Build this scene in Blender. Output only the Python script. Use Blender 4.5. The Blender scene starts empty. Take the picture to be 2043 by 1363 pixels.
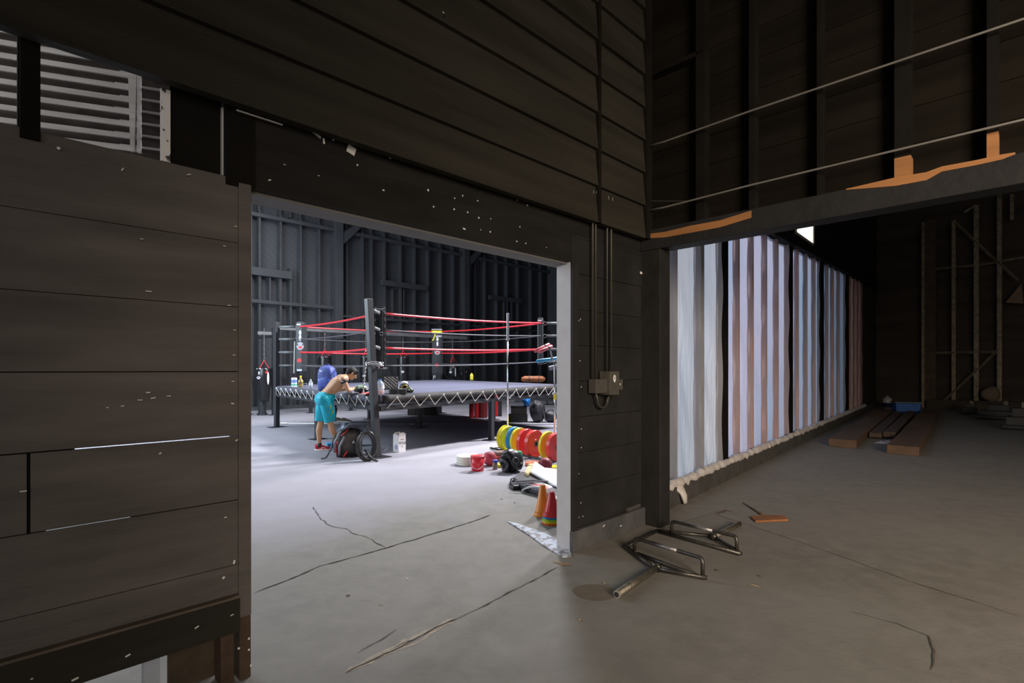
import bpy, bmesh, math, random
from mathutils import Vector, Matrix, Quaternion
random.seed(7)
R = math.radians
C = bpy.context.scene.collection
scn = bpy.context.scene

# ---------------------------------------------------------------- camera
HC = 1.5            # eye height
FPX = 1054.0        # focal length in pixels of a 2043 px wide frame
CX, HY = 1021.5, 737.0
cam_d = bpy.data.cameras.new('camera')
cam_d.sensor_width = 36.0
cam_d.lens = FPX / 2043.0 * 36.0
cam_d.shift_y = (HY - 681.5) / 2043.0
cam_d.clip_end = 200
cam = bpy.data.objects.new('camera', cam_d)
cam.location = (0, 0, HC)
cam.rotation_euler = (R(90), 0, 0)
C.objects.link(cam)
scn.camera = cam

# ---------------------------------------------------------------- world, light, exposure
w = bpy.data.worlds.new('world'); scn.world = w; w.use_nodes = True
bg = w.node_tree.nodes['Background']
bg.inputs[0].default_value = (1.0, 0.91, 0.83, 1)
bg.inputs[1].default_value = 0.55
scn.view_settings.view_transform = 'Standard'
scn.view_settings.look = 'None'
scn.view_settings.exposure = 0.0
scn.view_settings.gamma = 1.0
scn.view_settings.use_curve_mapping = False

def area(name, loc, target, sx, sy, power, col, spread=180):
    d = bpy.data.lights.new(name, 'AREA'); d.shape = 'RECTANGLE'
    d.size = sx; d.size_y = sy; d.energy = power; d.color = col
    d.spread = R(spread)
    o = bpy.data.objects.new(name, d); C.objects.link(o); o.location = loc
    v = Vector(target) - Vector(loc)
    o.rotation_euler = v.to_track_quat('-Z', 'Y').to_euler()
    return o
# daylight falling through the gym's roof light
area('roof_light_glow', (0.6, 14.6, 7.9), (-1.5, 11.0, 0), 1.3, 1.3, 1000, (0.96, 0.96, 1.0))
area('second_roof_light_glow', (4.4, 13.0, 7.6), (-3.0, 10.5, 0), 1.3, 1.3, 520, (0.96, 0.96, 1.0), 84)
# broad cool daylight from the open left end of the gym
area('gym_side_daylight', (-9.5, 9.5, 4.2), (-2.5, 14.5, 1.0), 5.0, 4.0, 760, (0.72, 0.87, 1.0))
# daylight standing behind the plastic sheeting, inside the far part of the gym
area('sheeting_daylight_near', (2.2, 10.4, 2.6), (4.2, 8.7, 1.8), 3.6, 3.0, 5, (0.93, 0.97, 1.0))
area('sheeting_daylight_middle', (5.0, 13.8, 2.8), (7.1, 12.1, 2.0), 4.4, 3.4, 13, (0.84, 0.93, 1.0))
area('sheeting_daylight_far', (8.6, 17.6, 3.0), (10.8, 15.8, 2.2), 4.0, 3.4, 8, (0.9, 0.86, 0.9))
# added warm fill lamp behind the camera, to brighten the right floor
area('rear_warm_fill', (3.2, -4.2, 3.2), (4.6, 5.0, 0.0), 2.8, 2.4, 270, (1.0, 0.82, 0.63), 90)
# added fill lamp that brightens the front of the slatted panel
area('slat_panel_fill', (-6.6, 2.2, 4.6), (-4.3, 5.2, 3.4), 1.6, 1.6, 55, (1.0, 0.96, 0.92))
# added overhead soft fill for the gym, no roof opening above it
area('gym_overhead_fill', (-7.5, 15.0, 8.2), (-7.5, 15.0, 0), 6.0, 6.0, 420, (0.88, 0.93, 1.0))

# ---------------------------------------------------------------- helpers
def at(px, py, Y): return Vector(((px-CX)/FPX*Y, Y, HC+(HY-py)/FPX*Y))
def fl(px, py, z=0.0):
    Y = (HC-z)*FPX/(py-HY); return Vector(((px-CX)/FPX*Y, Y, z))

_m = {}
def mat(name, col, rough=0.6, metal=0.0, var=0.12, scale=6.0, bump=0.0, bscale=None, trans=0.0, alpha=1.0, sheen=0, coat=0, col2=None, stretch=None, ior=None, thr=None, spec=None):
    if name in _m: return _m[name]
    m = bpy.data.materials.new(name); m.use_nodes = True; _m[name] = m
    nt = m.node_tree; N = nt.nodes; L = nt.links; b = N['Principled BSDF']
    b.inputs['Roughness'].default_value = rough; b.inputs['Metallic'].default_value = metal
    if spec is not None: b.inputs['Specular IOR Level'].default_value = spec
    tc = N.new('ShaderNodeTexCoord'); mp = N.new('ShaderNodeMapping'); L.new(tc.outputs['Object'], mp.inputs['Vector'])
    if stretch: mp.inputs['Scale'].default_value = stretch
    nz = N.new('ShaderNodeTexNoise'); nz.inputs['Scale'].default_value = scale; nz.inputs['Detail'].default_value = 6
    L.new(mp.outputs[0], nz.inputs['Vector'])
    mx = N.new('ShaderNodeMix'); mx.data_type = 'RGBA'
    c2 = col2 if col2 else tuple(max(0, c*(1-2.2*var)) for c in col)
    c1 = col if col2 else tuple(min(1, c*(1+2.2*var)) for c in col)
    mx.inputs[6].default_value = (*c2, 1); mx.inputs[7].default_value = (*c1, 1)
    if thr:
        cr = N.new('ShaderNodeValToRGB'); cr.color_ramp.elements[0].position = thr[0]; cr.color_ramp.elements[1].position = thr[1]
        L.new(nz.outputs[0], cr.inputs[0]); L.new(cr.outputs[0], mx.inputs[0])
    else: L.new(nz.outputs[0], mx.inputs[0])
    L.new(mx.outputs[2], b.inputs['Base Color'])
    if bump:
        n2 = N.new('ShaderNodeTexNoise'); n2.inputs['Scale'].default_value = bscale or scale*4; n2.inputs['Detail'].default_value = 8
        L.new(mp.outputs[0], n2.inputs['Vector'])
        bp = N.new('ShaderNodeBump'); bp.inputs['Strength'].default_value = bump; bp.inputs['Distance'].default_value = 0.02
        L.new(n2.outputs[0], bp.inputs['Height']); L.new(bp.outputs[0], b.inputs['Normal'])
    if trans:
        b.inputs['Transmission Weight'].default_value = trans; b.inputs['IOR'].default_value = ior or 1.15
    if coat: b.inputs['Coat Weight'].default_value = coat
    return m

class MB:
    def __init__(s): s.bm = bmesh.new(); s.mi = 0; s.mats = []
    def use(s, m):
        if m not in s.mats: s.mats.append(m)
        s.mi = s.mats.index(m); return s
    def _f(s, vs):
        try: f = s.bm.faces.new(vs); f.material_index = s.mi; return f
        except ValueError: return None
    def hexa(s, p):     # 8 points: bottom 4 ccw, top 4 ccw
        v = [s.bm.verts.new(q) for q in p]
        for a in ((3,2,1,0),(4,5,6,7),(0,1,5,4),(1,2,6,5),(2,3,7,6),(3,0,4,7)): s._f([v[i] for i in a])
        return s
    def box(s, x0, x1, y0, y1, z0, z1, M=None):
        p = [(x0,y0,z0),(x1,y0,z0),(x1,y1,z0),(x0,y1,z0),(x0,y0,z1),(x1,y0,z1),(x1,y1,z1),(x0,y1,z1)]
        if M: p = [M @ Vector(q) for q in p]
        return s.hexa(p)
    def rings(s, rs, cap=True, closed=False):
        V = [[s.bm.verts.new(p) for p in r] for r in rs]; n = len(rs[0])
        k = len(V)
        for i in range(k if closed else k-1):
            a, b = V[i], V[(i+1) % k]
            for j in range(n): s._f([a[j], a[(j+1)%n], b[(j+1)%n], b[j]])
        if cap and not closed: s._f(V[0][::-1]); s._f(V[-1])
        return s
    def tube(s, pts, r, n=8, closed=False, cap=True, flat=1.0, up=None):
        pts = [Vector(p) for p in pts]; k = len(pts); rs = []
        rr = r if isinstance(r, (list, tuple)) else [r]*k
        prev = None
        for i in range(k):
            if closed: t = pts[(i+1)%k]-pts[i-1]
            else: t = pts[min(i+1,k-1)]-pts[max(i-1,0)]
            if t.length < 1e-9: t = Vector((0,0,1))
            t.normalize()
            if prev is None:
                ref = Vector(up) if up else (Vector((0,0,1)) if abs(t.z) < .9 else Vector((1,0,0)))
                u = ref - t*ref.dot(t)
            else: u = prev - t*prev.dot(t)
            u.normalize(); prev = u.copy(); v = t.cross(u)
            rs.append([pts[i] + u*math.cos(2*math.pi*j/n)*rr[i]*flat + v*math.sin(2*math.pi*j/n)*rr[i] for j in range(n)])
        return s.rings(rs, cap, closed)
    def lathe(s, prof, n=24, M=None, cap=True):
        rs = []
        for (r, z) in prof:
            ring = [Vector((max(r,1e-4)*math.cos(2*math.pi*j/n), max(r,1e-4)*math.sin(2*math.pi*j/n), z)) for j in range(n)]
            if M: ring = [M @ p for p in ring]
            rs.append(ring)
        return s.rings(rs, cap)
    def cap_(s, a, b, ra, rb, n=14):   # tapered capsule
        a, b = Vector(a), Vector(b); t = (b-a); L = t.length; t = t/L if L > 1e-6 else Vector((0,0,1))
        pts, rr = [], []
        for k in range(5):
            th = math.pi/2*(1-k/4); pts.append(a - t*ra*math.sin(th)); rr.append(max(1e-3, ra*math.cos(th)))
        for k in range(1, 4): pts.append(a + t*L*k/4); rr.append(ra+(rb-ra)*k/4)
        for k in range(5):
            th = math.pi/2*k/4; pts.append(b + t*rb*math.sin(th)); rr.append(max(1e-3, rb*math.cos(th)))
        return s.tube(pts, rr, n)
    def ell(s, c, r, M=None, n=20, m=12, f=None):
        rs = []
        c = Vector(c)
        for i in range(m+1):
            th = math.pi*i/m; q = max(math.sin(th), 1e-3); ring = []
            for j in range(n):
                a = 2*math.pi*j/n
                d = Vector((q*math.cos(a), q*math.sin(a), -math.cos(th)))
                k = f(d) if f else 1.0
                p = Vector((d.x*r[0]*k, d.y*r[1]*k, d.z*r[2]*k))
                if M: p = M @ p
                ring.append(c + p)
            rs.append(ring)
        return s.rings(rs)
    def grid(s, fn, nu, nv, thick=None):
        V = [[s.bm.verts.new(fn(i/nu, j/nv)) for j in range(nv+1)] for i in range(nu+1)]
        for i in range(nu):
            for j in range(nv): s._f([V[i][j], V[i+1][j], V[i+1][j+1], V[i][j+1]])
        return s
    def prism(s, poly, d, M=None):     # poly in xy, extruded along z 0..d
        n = len(poly)
        a = [Vector((p[0],p[1],0)) for p in poly]; b = [Vector((p[0],p[1],d)) for p in poly]
        if M: a = [M@p for p in a]; b = [M@p for p in b]
        return s.rings([a, b])
    def build(s, name, m=None, parent=None, smooth=False, loc=None, rz=None, bevel=0, solid=0, sub=0):
        bmesh.ops.recalc_face_normals(s.bm, faces=s.bm.faces)
        me = bpy.data.meshes.new(name); s.bm.to_mesh(me); s.bm.free()
        ms = s.mats if s.mats else [m]
        for x in ms: me.materials.append(x)
        if smooth:
            for p in me.polygons: p.use_smooth = True
        o = bpy.data.objects.new(name, me); C.objects.link(o)
        if parent: o.parent = parent
        if loc is not None: o.location = loc
        if rz is not None: o.rotation_euler = (0,0,rz)
        if solid:
            q = o.modifiers.new('solid','SOLIDIFY'); q.thickness = solid; q.offset = 0
        if bevel:
            q = o.modifiers.new('bevel','BEVEL'); q.width = bevel; q.segments = 2; q.limit_method = 'ANGLE'
        if sub:
            q = o.modifiers.new('sub','SUBSURF'); q.levels = sub; q.render_levels = sub
        return o

def tag(o, label=None, cat=None, group=None, kind=None):
    if label: o['label'] = label
    if cat: o['category'] = cat
    if group: o['group'] = group
    if kind: o['kind'] = kind
    return o
def thing(name, label, cat, loc=(0,0,0), rz=0, group=None):
    o = bpy.data.objects.new(name, None); o.empty_display_size = .1; C.objects.link(o)
    o.location = loc; o.rotation_euler = (0,0,rz); return tag(o, label, cat, group)
def struct(o): o['kind'] = 'structure'; return o
def dup(root, loc, rz=None, label=None, mats=None):
    r = root.copy(); C.objects.link(r); r.location = loc
    if rz is not None: r.rotation_euler = (0,0,rz)
    if label: r['label'] = label
    for ch in list(root.children):
        c = ch.copy(); C.objects.link(c); c.parent = r
        if mats and ch.name.split('.')[0] in mats:
            c.data = c.data.copy(); c.data.materials[0] = mats[ch.name.split('.')[0]]
        for g in ch.children:
            d = g.copy(); C.objects.link(d); d.parent = c
    return r
def arc(c, r, a0, a1, n, ax=(1,0,0), ay=(0,0,1)):
    c = Vector(c); ax = Vector(ax); ay = Vector(ay)
    return [c + ax*r*math.cos(a0+(a1-a0)*i/n) + ay*r*math.sin(a0+(a1-a0)*i/n) for i in range(n+1)]
def text(s, size, name, m, parent, loc, rot, ext=0.001, sx=1.0, shear=0):
    cu = bpy.data.curves.new(name, 'FONT'); cu.body = s; cu.size = size; cu.extrude = ext
    cu.align_x = 'CENTER'; cu.align_y = 'CENTER'; cu.shear = shear; cu.offset = size*0.02
    t = bpy.data.objects.new(name, cu); C.objects.link(t)
    me = bpy.data.meshes.new_from_object(t)
    bpy.data.objects.remove(t)
    me.materials.clear(); me.materials.append(m); me.name = name
    o = bpy.data.objects.new(name, me); C.objects.link(o); o.parent = parent
    o.location = loc; o.rotation_euler = rot; o.scale = (sx,1,1)
    return o

# ---------------------------------------------------------------- materials
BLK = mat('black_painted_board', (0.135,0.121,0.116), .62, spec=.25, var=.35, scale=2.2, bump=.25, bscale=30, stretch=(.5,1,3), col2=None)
DARKP = mat('near_black_paint', (0.024,0.023,0.023), .6, spec=.2, var=.25, scale=3, bump=.25)
BLK2 = mat('weathered_dark_board', (0.034,0.031,0.025), .7, spec=.12, var=.35, scale=1.6, bump=.3, bscale=24, stretch=(.35,1,4))
BLK3 = mat('black_stud_wood', (0.010,0.009,0.008), .8, spec=.10, var=.3, scale=3, bump=.2)
GBLK = mat('gym_black_paint', (0.068,0.071,0.078), .6, var=.12, scale=2, bump=.1, bscale=20)
RAW = mat('raw_orange_wood', (0.36,0.16,0.055), .7, var=.2, scale=4, bump=.2, stretch=(.3,1,4))
GRYPAINT = mat('grey_painted_jamb', (0.50,0.53,0.60), .55, var=.05, scale=9, bump=.1)
STAPLE = mat('pale_paper_scrap', (0.8,0.8,0.78), .7)
IRON = mat('dark_iron', (0.10,0.095,0.085), .42, metal=.75, var=.3, scale=25, bump=.1)
STEEL = mat('galvanised_steel', (0.55,0.56,0.57), .33, metal=.85, var=.08, scale=20)
CONDUIT = mat('dull_conduit', (0.07,0.068,0.06), .45, metal=.4, var=.1, scale=15)
RINGBLK = mat('ring_black_steel', (0.028,0.028,0.032), .45, var=.15, scale=12)
CANVAS = mat('ring_canvas_grey', (0.105,0.108,0.152), .95, spec=.08, var=.06, scale=3, bump=.1, bscale=60)
SKIRT = mat('ring_edge_padding', (0.042,0.038,0.038), .7, spec=.15, var=.4, scale=2.5, bump=.4, bscale=8)
REDR = mat('red_rope_cover', (0.75,0.03,0.045), .35, var=.05)
BLKR = mat('black_rope_cover', (0.085,0.085,0.10), .55, spec=.3, var=.1)
VINYL = mat('black_vinyl', (0.015,0.015,0.017), .28, var=.1, bump=.25, bscale=7)
WHT = mat('white_print', (0.82,0.83,0.85), .5, var=.02)
YEL = mat('yellow_print', (0.85,0.75,0.05), .5, var=.03)
RED = mat('red_print', (0.75,0.05,0.05), .5, var=.03)
TURNB = mat('turnbuckle_grey_cover', (0.15,0.16,0.165), .45, var=.1)
CHROME = mat('bright_chrome', (0.8,0.8,0.8), .15, metal=1, var=.02)
WOOD = mat('old_brown_timber', (0.10,0.058,0.033), .75, var=.3, scale=2, bump=.4, bscale=12, stretch=(.2,2,2))
WHITEP = mat('white_lacing', (0.75,0.72,0.66), .6, var=.03)

# concrete floor: bare concrete, worn lavender-grey paint inside the gym
def floor_mat():
    m = bpy.data.materials.new('concrete_floor'); m.use_nodes = True
    nt = m.node_tree; N = nt.nodes; L = nt.links; b = N['Principled BSDF']
    tc = N.new('ShaderNodeTexCoord'); P = tc.outputs['Object']
    def noise(sc, det=8, dist=0, rough=.5):
        n = N.new('ShaderNodeTexNoise'); n.inputs['Scale'].default_value = sc; n.inputs['Detail'].default_value = det
        n.inputs['Distortion'].default_value = dist; n.inputs['Roughness'].default_value = rough; L.new(P, n.inputs['Vector']); return n.outputs[0]
    def ramp(i, a, b_, ca=(0,0,0), cb=(1,1,1)):
        r = N.new('ShaderNodeValToRGB'); r.color_ramp.elements[0].position = a; r.color_ramp.elements[1].position = b_
        r.color_ramp.elements[0].color = (*ca,1); r.color_ramp.elements[1].color = (*cb,1); L.new(i, r.inputs[0]); return r.outputs[0]
    def mixc(f, a, b_, mode='MIX'):
        x = N.new('ShaderNodeMix'); x.data_type='RGBA'; x.blend_type = mode
        for k, v in ((0,f),(6,a),(7,b_)):
            if hasattr(v,'is_linked'): L.new(v, x.inputs[k])
            else: x.inputs[k].default_value = v if k == 0 else (*v,1)
        return x.outputs[2]
    def mth(op, a, b_=0.0, c=None):
        x = N.new('ShaderNodeMath'); x.operation = op
        for k, v in enumerate((a,b_) + ((c,) if c is not None else ())):
            if hasattr(v,'is_linked'): L.new(v, x.inputs[k])
            else: x.inputs[k].default_value = v
        return x.outputs[0]
    base = mixc(ramp(noise(.9, 9, .6), .32, .70), (.190,.182,.166), (.232,.222,.203))
    base = mixc(ramp(noise(5.5, 10, .3, .62), .38, .68), base, (.246,.233,.212))
    dirt = ramp(noise(1.7, 10, 1.2, .65), .56, .74)
    base = mixc(mth('MULTIPLY', dirt, .30), base, (.145,.115,.085))
    scuff = ramp(noise(14, 8, 1.5, .7), .66, .72)
    base = mixc(mth('MULTIPLY', scuff, .35), base, (.34,.33,.31))
    sx = N.new('ShaderNodeSeparateXYZ'); L.new(P, sx.inputs[0])
    d = mth('SUBTRACT', sx.outputs[1], sx.outputs[0])
    d = mth('ADD', d, mth('MULTIPLY', mth('SUBTRACT', noise(1.3, 6), .5), 2.2))
    mask = ramp(mth('DIVIDE', d, 14.0), .42, .56)
    paint = mixc(noise(2.2, 7), (.285,.275,.315), (.36,.345,.395))
    col = mixc(mth('MULTIPLY', mask, .92), base, paint)
    L.new(col, b.inputs['Base Color'])
    b.inputs['Specular IOR Level'].default_value = .25
    L.new(ramp(noise(3, 6), .3, .7, (.66,.66,.66), (.74,.74,.74)), b.inputs['Roughness'])
    bp = N.new('ShaderNodeBump'); bp.inputs['Strength'].default_value = .12; bp.inputs['Distance'].default_value = .02
    L.new(noise(22, 10, .3, .6), bp.inputs['Height']); L.new(bp.outputs[0], b.inputs['Normal'])
    return m
FLOOR = floor_mat()
DARKCRACK = mat('crack_dark', (0.035,0.03,0.027), .95)
PALECHIP = mat('pale_broken_concrete', (0.36,0.31,0.25), .9, var=.2, scale=30)
RELIEF = mat('rusty_stain', (0.2,0.12,0.08), .9)

# ---------------------------------------------------------------- floor
b = MB(); b.box(-24, 30, -8, 48, -.2, 0)
floor = struct(b.build('floor', FLOOR))
def crack(pts, w, jit, m, step=.05, name='crack', zh=.0035):
    P = [fl(*p) for p in pts]; out = []
    for i in range(len(P)-1):
        n = max(2, int((P[i+1]-P[i]).length/step))
        for k in range(n): out.append(P[i].lerp(P[i+1], k/n))
    out.append(P[-1]); N_ = len(out); L_, R_ = [], []
    off = 0
    bb = MB()
    va = []
    for i, p in enumerate(out):
        t = (out[min(i+1,N_-1)]-out[max(i-1,0)]).normalized(); nrm = Vector((-t.y,t.x,0))
        off = off*.7 + random.uniform(-jit, jit)
        ww = w*random.uniform(.35, 1.3)*(0.3 if i in (0,N_-1) else 1)
        q = p+nrm*off
        va.append((q+nrm*ww*.5+Vector((0,0,zh)), q-nrm*ww*.5+Vector((0,0,zh))))
    V = [(bb.bm.verts.new(a), bb.bm.verts.new(c)) for a, c in va]
    for i in range(N_-1): bb._f([V[i][0],V[i][1],V[i+1][1],V[i+1][0]])
    return bb.build(name, m, floor)
crack([(507,1184),(640,1130),(770,1094),(900,1055),(978,1028)], .016, .006, DARKCRACK)
crack([(690,1343),(800,1290),(900,1240),(1000,1190),(1080,1150),(1112,1132)], .010, .006, DARKCRACK)
crack([(770,1094),(745,1078),(715,1068),(690,1055),(660,1050),(640,1035),(625,1012)], .008, .012, DARKCRACK)
crack([(712,1305),(735,1290),(760,1276),(790,1256)], .006, .006, DARKCRACK)
crack([(1340,1003+45),(1420,1025),(1500,1050),(1590,1080),(1700,1118),(1830,1165),(1960,1205),(2040,1232)], .006, .006, mat('crack_brown',(0.10,0.08,0.06),.9))
crack([(1700,1222),(1790,1245),(1850,1270),(1862,1300),(1860,1340)], .009, .008, mat('crack_brown',(0.10,0.08,0.06),.9))
crack([(1700,1222),(1726,1231)], .012, .004, PALECHIP)
for k in range(3):
    crack([(690+3*k,1343-2*k),(760,1308-2*k),(830,1278-3*k),(850,1266-3*k),(905,1242-3*k)], .028, .012, PALECHIP, .03, 'chipped_edge', .001+.0007*k)
# shallow sloped curb with chipped paint at the door pier
b = MB()
CHIP = mat('chipped_pale_blue_paint', (0.50,0.55,0.66), .6, col2=(0.22,0.22,0.23), scale=16, thr=(.44,.50), bump=.5)
pp = [(1009,1040),(1030,1046),(1052,1054),(1084,1064),(1117,1082),(1136,1097),(1140,1112),(1122,1113),(1085,1091),(1058,1071),(1036,1057),(1020,1047)]
top = [fl(*p) for p in pp]
b.rings([[p for p in top], [p*1.0 + Vector((0,0,.012 if i not in (0,) else .002)) for i, p in enumerate(top)]])
tag(struct(b.build('trim_1', CHIP, bevel=.004)), 'chipped pale blue painted curb edge at the doorway pier')

# ---------------------------------------------------------------- wall A (with the gym doorway): local x along wall, local y into the gym
A0 = (0, 3.87, 0); AR = R(45)
def sA(px): k = (px-CX)/FPX; return 3.87*k/(1-k)/.70711
def wA(s, y, z): return Vector((s*.70711 - y*.70711, 3.87 + s*.70711 + y*.70711, z))
sL, sR, sC_ = sA(500), sA(1138), 1.789
b = MB()
seams = [.42,.56,.87,1.18,1.49,1.80,2.11,2.42]
for i in range(len(seams)-1):
    z0, z1 = seams[i], seams[i+1]
    g0 = .0025 if z0 in (.87, 1.18) else .001
    tilt = random.uniform(0,.004)
    b.box(-8, -2.62 if i in (2,) else sL-.05, -tilt, .014, z0+g0, z1-g0)
    if i == 2: b.box(-2.61, sL-.05, 0, .014, z0+g0, z1-g0)
wl = struct(b.build('wall_left', BLK, loc=A0, rz=AR, bevel=.002))
b = MB()
b = MB(); b.use(BLK2).box(-8, sL-.06, -.04, .03, .25, .412); b.use(mat('lit_rail_edge',(0.11,0.085,0.065),.7,var=.3,scale=3,bump=.3)).box(-8, sL-.06, -.042, .0, .410, .422)  # lighter strip paints the light caught along the rail's top edge
b2 = MB(); b2.box(-8, sL-.05, .0145, .022, 1.46, 1.52); b2.box(-8, sL-.05, .0145, .022, 1.77, 1.83); b2.box(-8, sL-.05, .0145, .022, 2.08, 2.14)
b2.box(-8, sA(150), .0145, .022, 1.15, 1.21); b2.box(-8, sA(92), .0145, .022, .84, .90); b2.box(sA(262), sL-.05, .0145, .022, .84, .90); b2.box(-8, sL-.05, .0145, .022, .53, .59)  # added light blockers, so the seams leak gym light only in places
tag(struct(b2.build('trim_23', BLK3, loc=A0, rz=AR)), 'unseen strips added behind the board seams to block gym light')
trr = struct(b.build('trim_2', loc=A0, rz=AR, bevel=.003)); tag(trr, 'dark bottom rail under the left board wall')
b = MB().use(BLK)
b.box(sL-.058, sL, -.012, .13, 0.30, 2.40)
b.use(mat('worn_brown_post_foot',(0.065,0.038,0.022),.7,var=.4,scale=8,bump=.3)).box(sL-.055, sL-.002, -.012, .13, 0, .30)
b.box(sL-.135, sL-.075, -.005, .09, 0, .30)
tag(struct(b.build('trim_3', loc=A0, rz=AR, bevel=.004)), 'left doorway jamb post with worn brown foot')
# studs behind the left wall
b = MB()
for s in (-2.62, -3.6, -4.6, -5.6): b.box(s-.025, s+.025, .014, .10, 0.25, 2.9)
tag(struct(b.build('trim_4', BLK3, loc=A0, rz=AR)), 'studs behind the left board wall')
b = MB(); b.box(sA(80)-.058, sA(80), -.02, .09, 2.38, 2.80)
b.box(sA(341), sA(445), .02, .05, 2.42, 2.78); b.box(sA(450), sL+.02, -.01, .12, 2.38, 2.80)
tag(struct(b.build('trim_5', BLK3, loc=A0, rz=AR)), 'black posts in the gap above the left board wall')
b = MB(); b.box(sA(340)-.035, sA(340), .0, .02, 2.42, 2.74)
tag(struct(b.build('trim_6', mat('flaking_white_paint',(0.92,0.92,0.95),.6,col2=(0.05,0.05,0.05),scale=24,thr=(.36,.40)), loc=A0, rz=AR)), 'flaking white painted batten in the gap')
b = MB(); b.box(sA(445)-.006, sA(445)+.002, .0, .02, 2.42, 2.74)
struct(b.build('trim_7', mat('painted_light_slit',(0.5,0.5,0.5),.6), loc=A0, rz=AR))  # pale strip painted in place of a thin slit of light
# header over the door
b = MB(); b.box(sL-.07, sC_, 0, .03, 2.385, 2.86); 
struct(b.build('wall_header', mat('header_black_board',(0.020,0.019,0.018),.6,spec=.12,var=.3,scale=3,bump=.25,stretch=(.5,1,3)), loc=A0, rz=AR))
b = MB(); b.box(sL, sR+.1, .03, .20, 2.37, 2.50)
tag(struct(b.build('trim_8', mat('grey_header_beam',(0.16,0.155,0.15),.7,var=.15,scale=3,bump=.2,stretch=(.4,1,3)), loc=A0, rz=AR, bevel=.004)), 'grey header beam across the top of the doorway')
# upper lap siding, each board tilted out at its lower edge
b = MB()
z = 2.74; k = 0
while z < 6.2:
    h = .31
    t = .030
    b.hexa([(-8,-.07-t,z),(sC_,-.07-t,z),(sC_,-.045,z),(-8,-.045,z),(-8,-.07+.004,z+h+.01),(sC_,-.07+.004,z+h+.01),(sC_,-.045,z+h+.01),(-8,-.045,z+h+.01)])
    z += h; k += 1
struct(b.build('wall_left_upper', BLK2, loc=A0, rz=AR))
b = MB(); b.box(-8, sL, -.045, -.02, 2.80, 6.2); b.box(sL, sC_, -.045, .10, 2.86, 6.2); struct(b.build('wall_left_backing', BLK3, loc=A0, rz=AR))
b = MB(); 
for p0, p1, zz in ((sA(1175), sA(1180), 6.2),): b.box(p0, p1, -.105, -.07, 2.74, zz)
b.box(sC_-.10, sC_, -.11, -.07, 2.74, 6.2)
struct(b.build('trim_10', BLK3, loc=A0, rz=AR))
# pier between doorway and corner
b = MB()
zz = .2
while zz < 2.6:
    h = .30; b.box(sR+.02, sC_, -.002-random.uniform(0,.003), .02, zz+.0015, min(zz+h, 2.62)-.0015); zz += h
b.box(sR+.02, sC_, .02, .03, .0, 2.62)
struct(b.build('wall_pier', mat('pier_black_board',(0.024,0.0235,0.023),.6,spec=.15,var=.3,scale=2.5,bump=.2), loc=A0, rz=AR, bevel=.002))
b = MB(); b.box(sR-.004, sR+.02, -.01, .145, .0, 2.385)
tag(struct(b.build('trim_11', GRYPAINT, loc=A0, rz=AR, bevel=.003)), 'grey painted reveal board of the right door jamb')
b = MB().use(DARKP); b.box(sR-.006, sR+.075, -.03, -.005, .08, 2.385)
b.box(sR+.02, sR+.085, .03, .14, .0, 2.385); 
struct(b.build('trim_12', loc=A0, rz=AR, bevel=.003))
b = MB(); b.box(sR-.01, sC_, -.045, .0, .0, .17)
tag(struct(b.build('baseboard_pier', mat('worn_grey_base',(0.085,0.085,0.09),.7,var=.35,scale=4,bump=.4), loc=A0, rz=AR, bevel=.006)), 'worn grey concrete footing of the pier')
# gym side skin of the left wall and pier
b = MB(); b.box(sR+.03, sC_+.4, .13, .15, 0, 6.5); struct(b.build('wall_pier_gym_side', GBLK, loc=A0, rz=AR))
# staples and paper scraps on the boards
b = MB(); rs = random.Random(3)
def scrap(b, px, py, w, h, y=-.012, rot=0.0):
    s = sA(px); k = (px-CX)/FPX; Y = 3.87/(1-k); z = HC+(HY-py)/FPX*Y
    c, q = math.cos(rot), math.sin(rot)
    M = Matrix.Translation((s, y, z)) @ Matrix.Rotation(rot, 4, 'Y')
    b.box(-w/2, w/2, -.003, .0, -h/2, h/2, M)
for (px, py, w, h, r_) in [(295,582,.022,.005,0),(281,478,.012,.003,0),(455,610,.014,.004,0),(468,453,.012,.004,0),(446,492,.012,.004,0),(466,659,.012,.004,0),(465,709,.012,.004,0),(463,761,.013,.004,0),(294,783,.016,.005,0),
    (462,805,.014,.006,.3),(470,878,.012,.006,-.5),(318,904,.01,.006,-.5),(46,979,.02,.005,0),(448,1031,.012,.005,0),(444,1151,.012,.010,-.6),(465,1120,.008,.018,.2),(457,1221,.014,.004,-.3),(387,1245,.018,.005,-.4),(251,1300,.018,.006,-.3),(147,1346,.022,.007,-.2),
    (243,340,.005,.014,.4),(375,350,.016,.004,-.4),(116,298,.01,.01,.2),(62,1345,.008,.004,0),(490,1268,.008,.010,.3),(490,1290,.008,.008,0),(494,1321,.008,.010,0),(470,1287,.010,.008,0.4),(213,813,.008,.004,0),(243,810,.012,.004,-.2),(278,798,.018,.004,0),(304,794,.018,.005,-.2),(335,790,.016,.004,0)]:
    scrap(b, px, py, w, h, -.013 if py < 1200 else -.043, r_)
tag(b.build('staples', STAPLE, wl, loc=(0,0,0)), kind='stuff')
b = MB()
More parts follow.
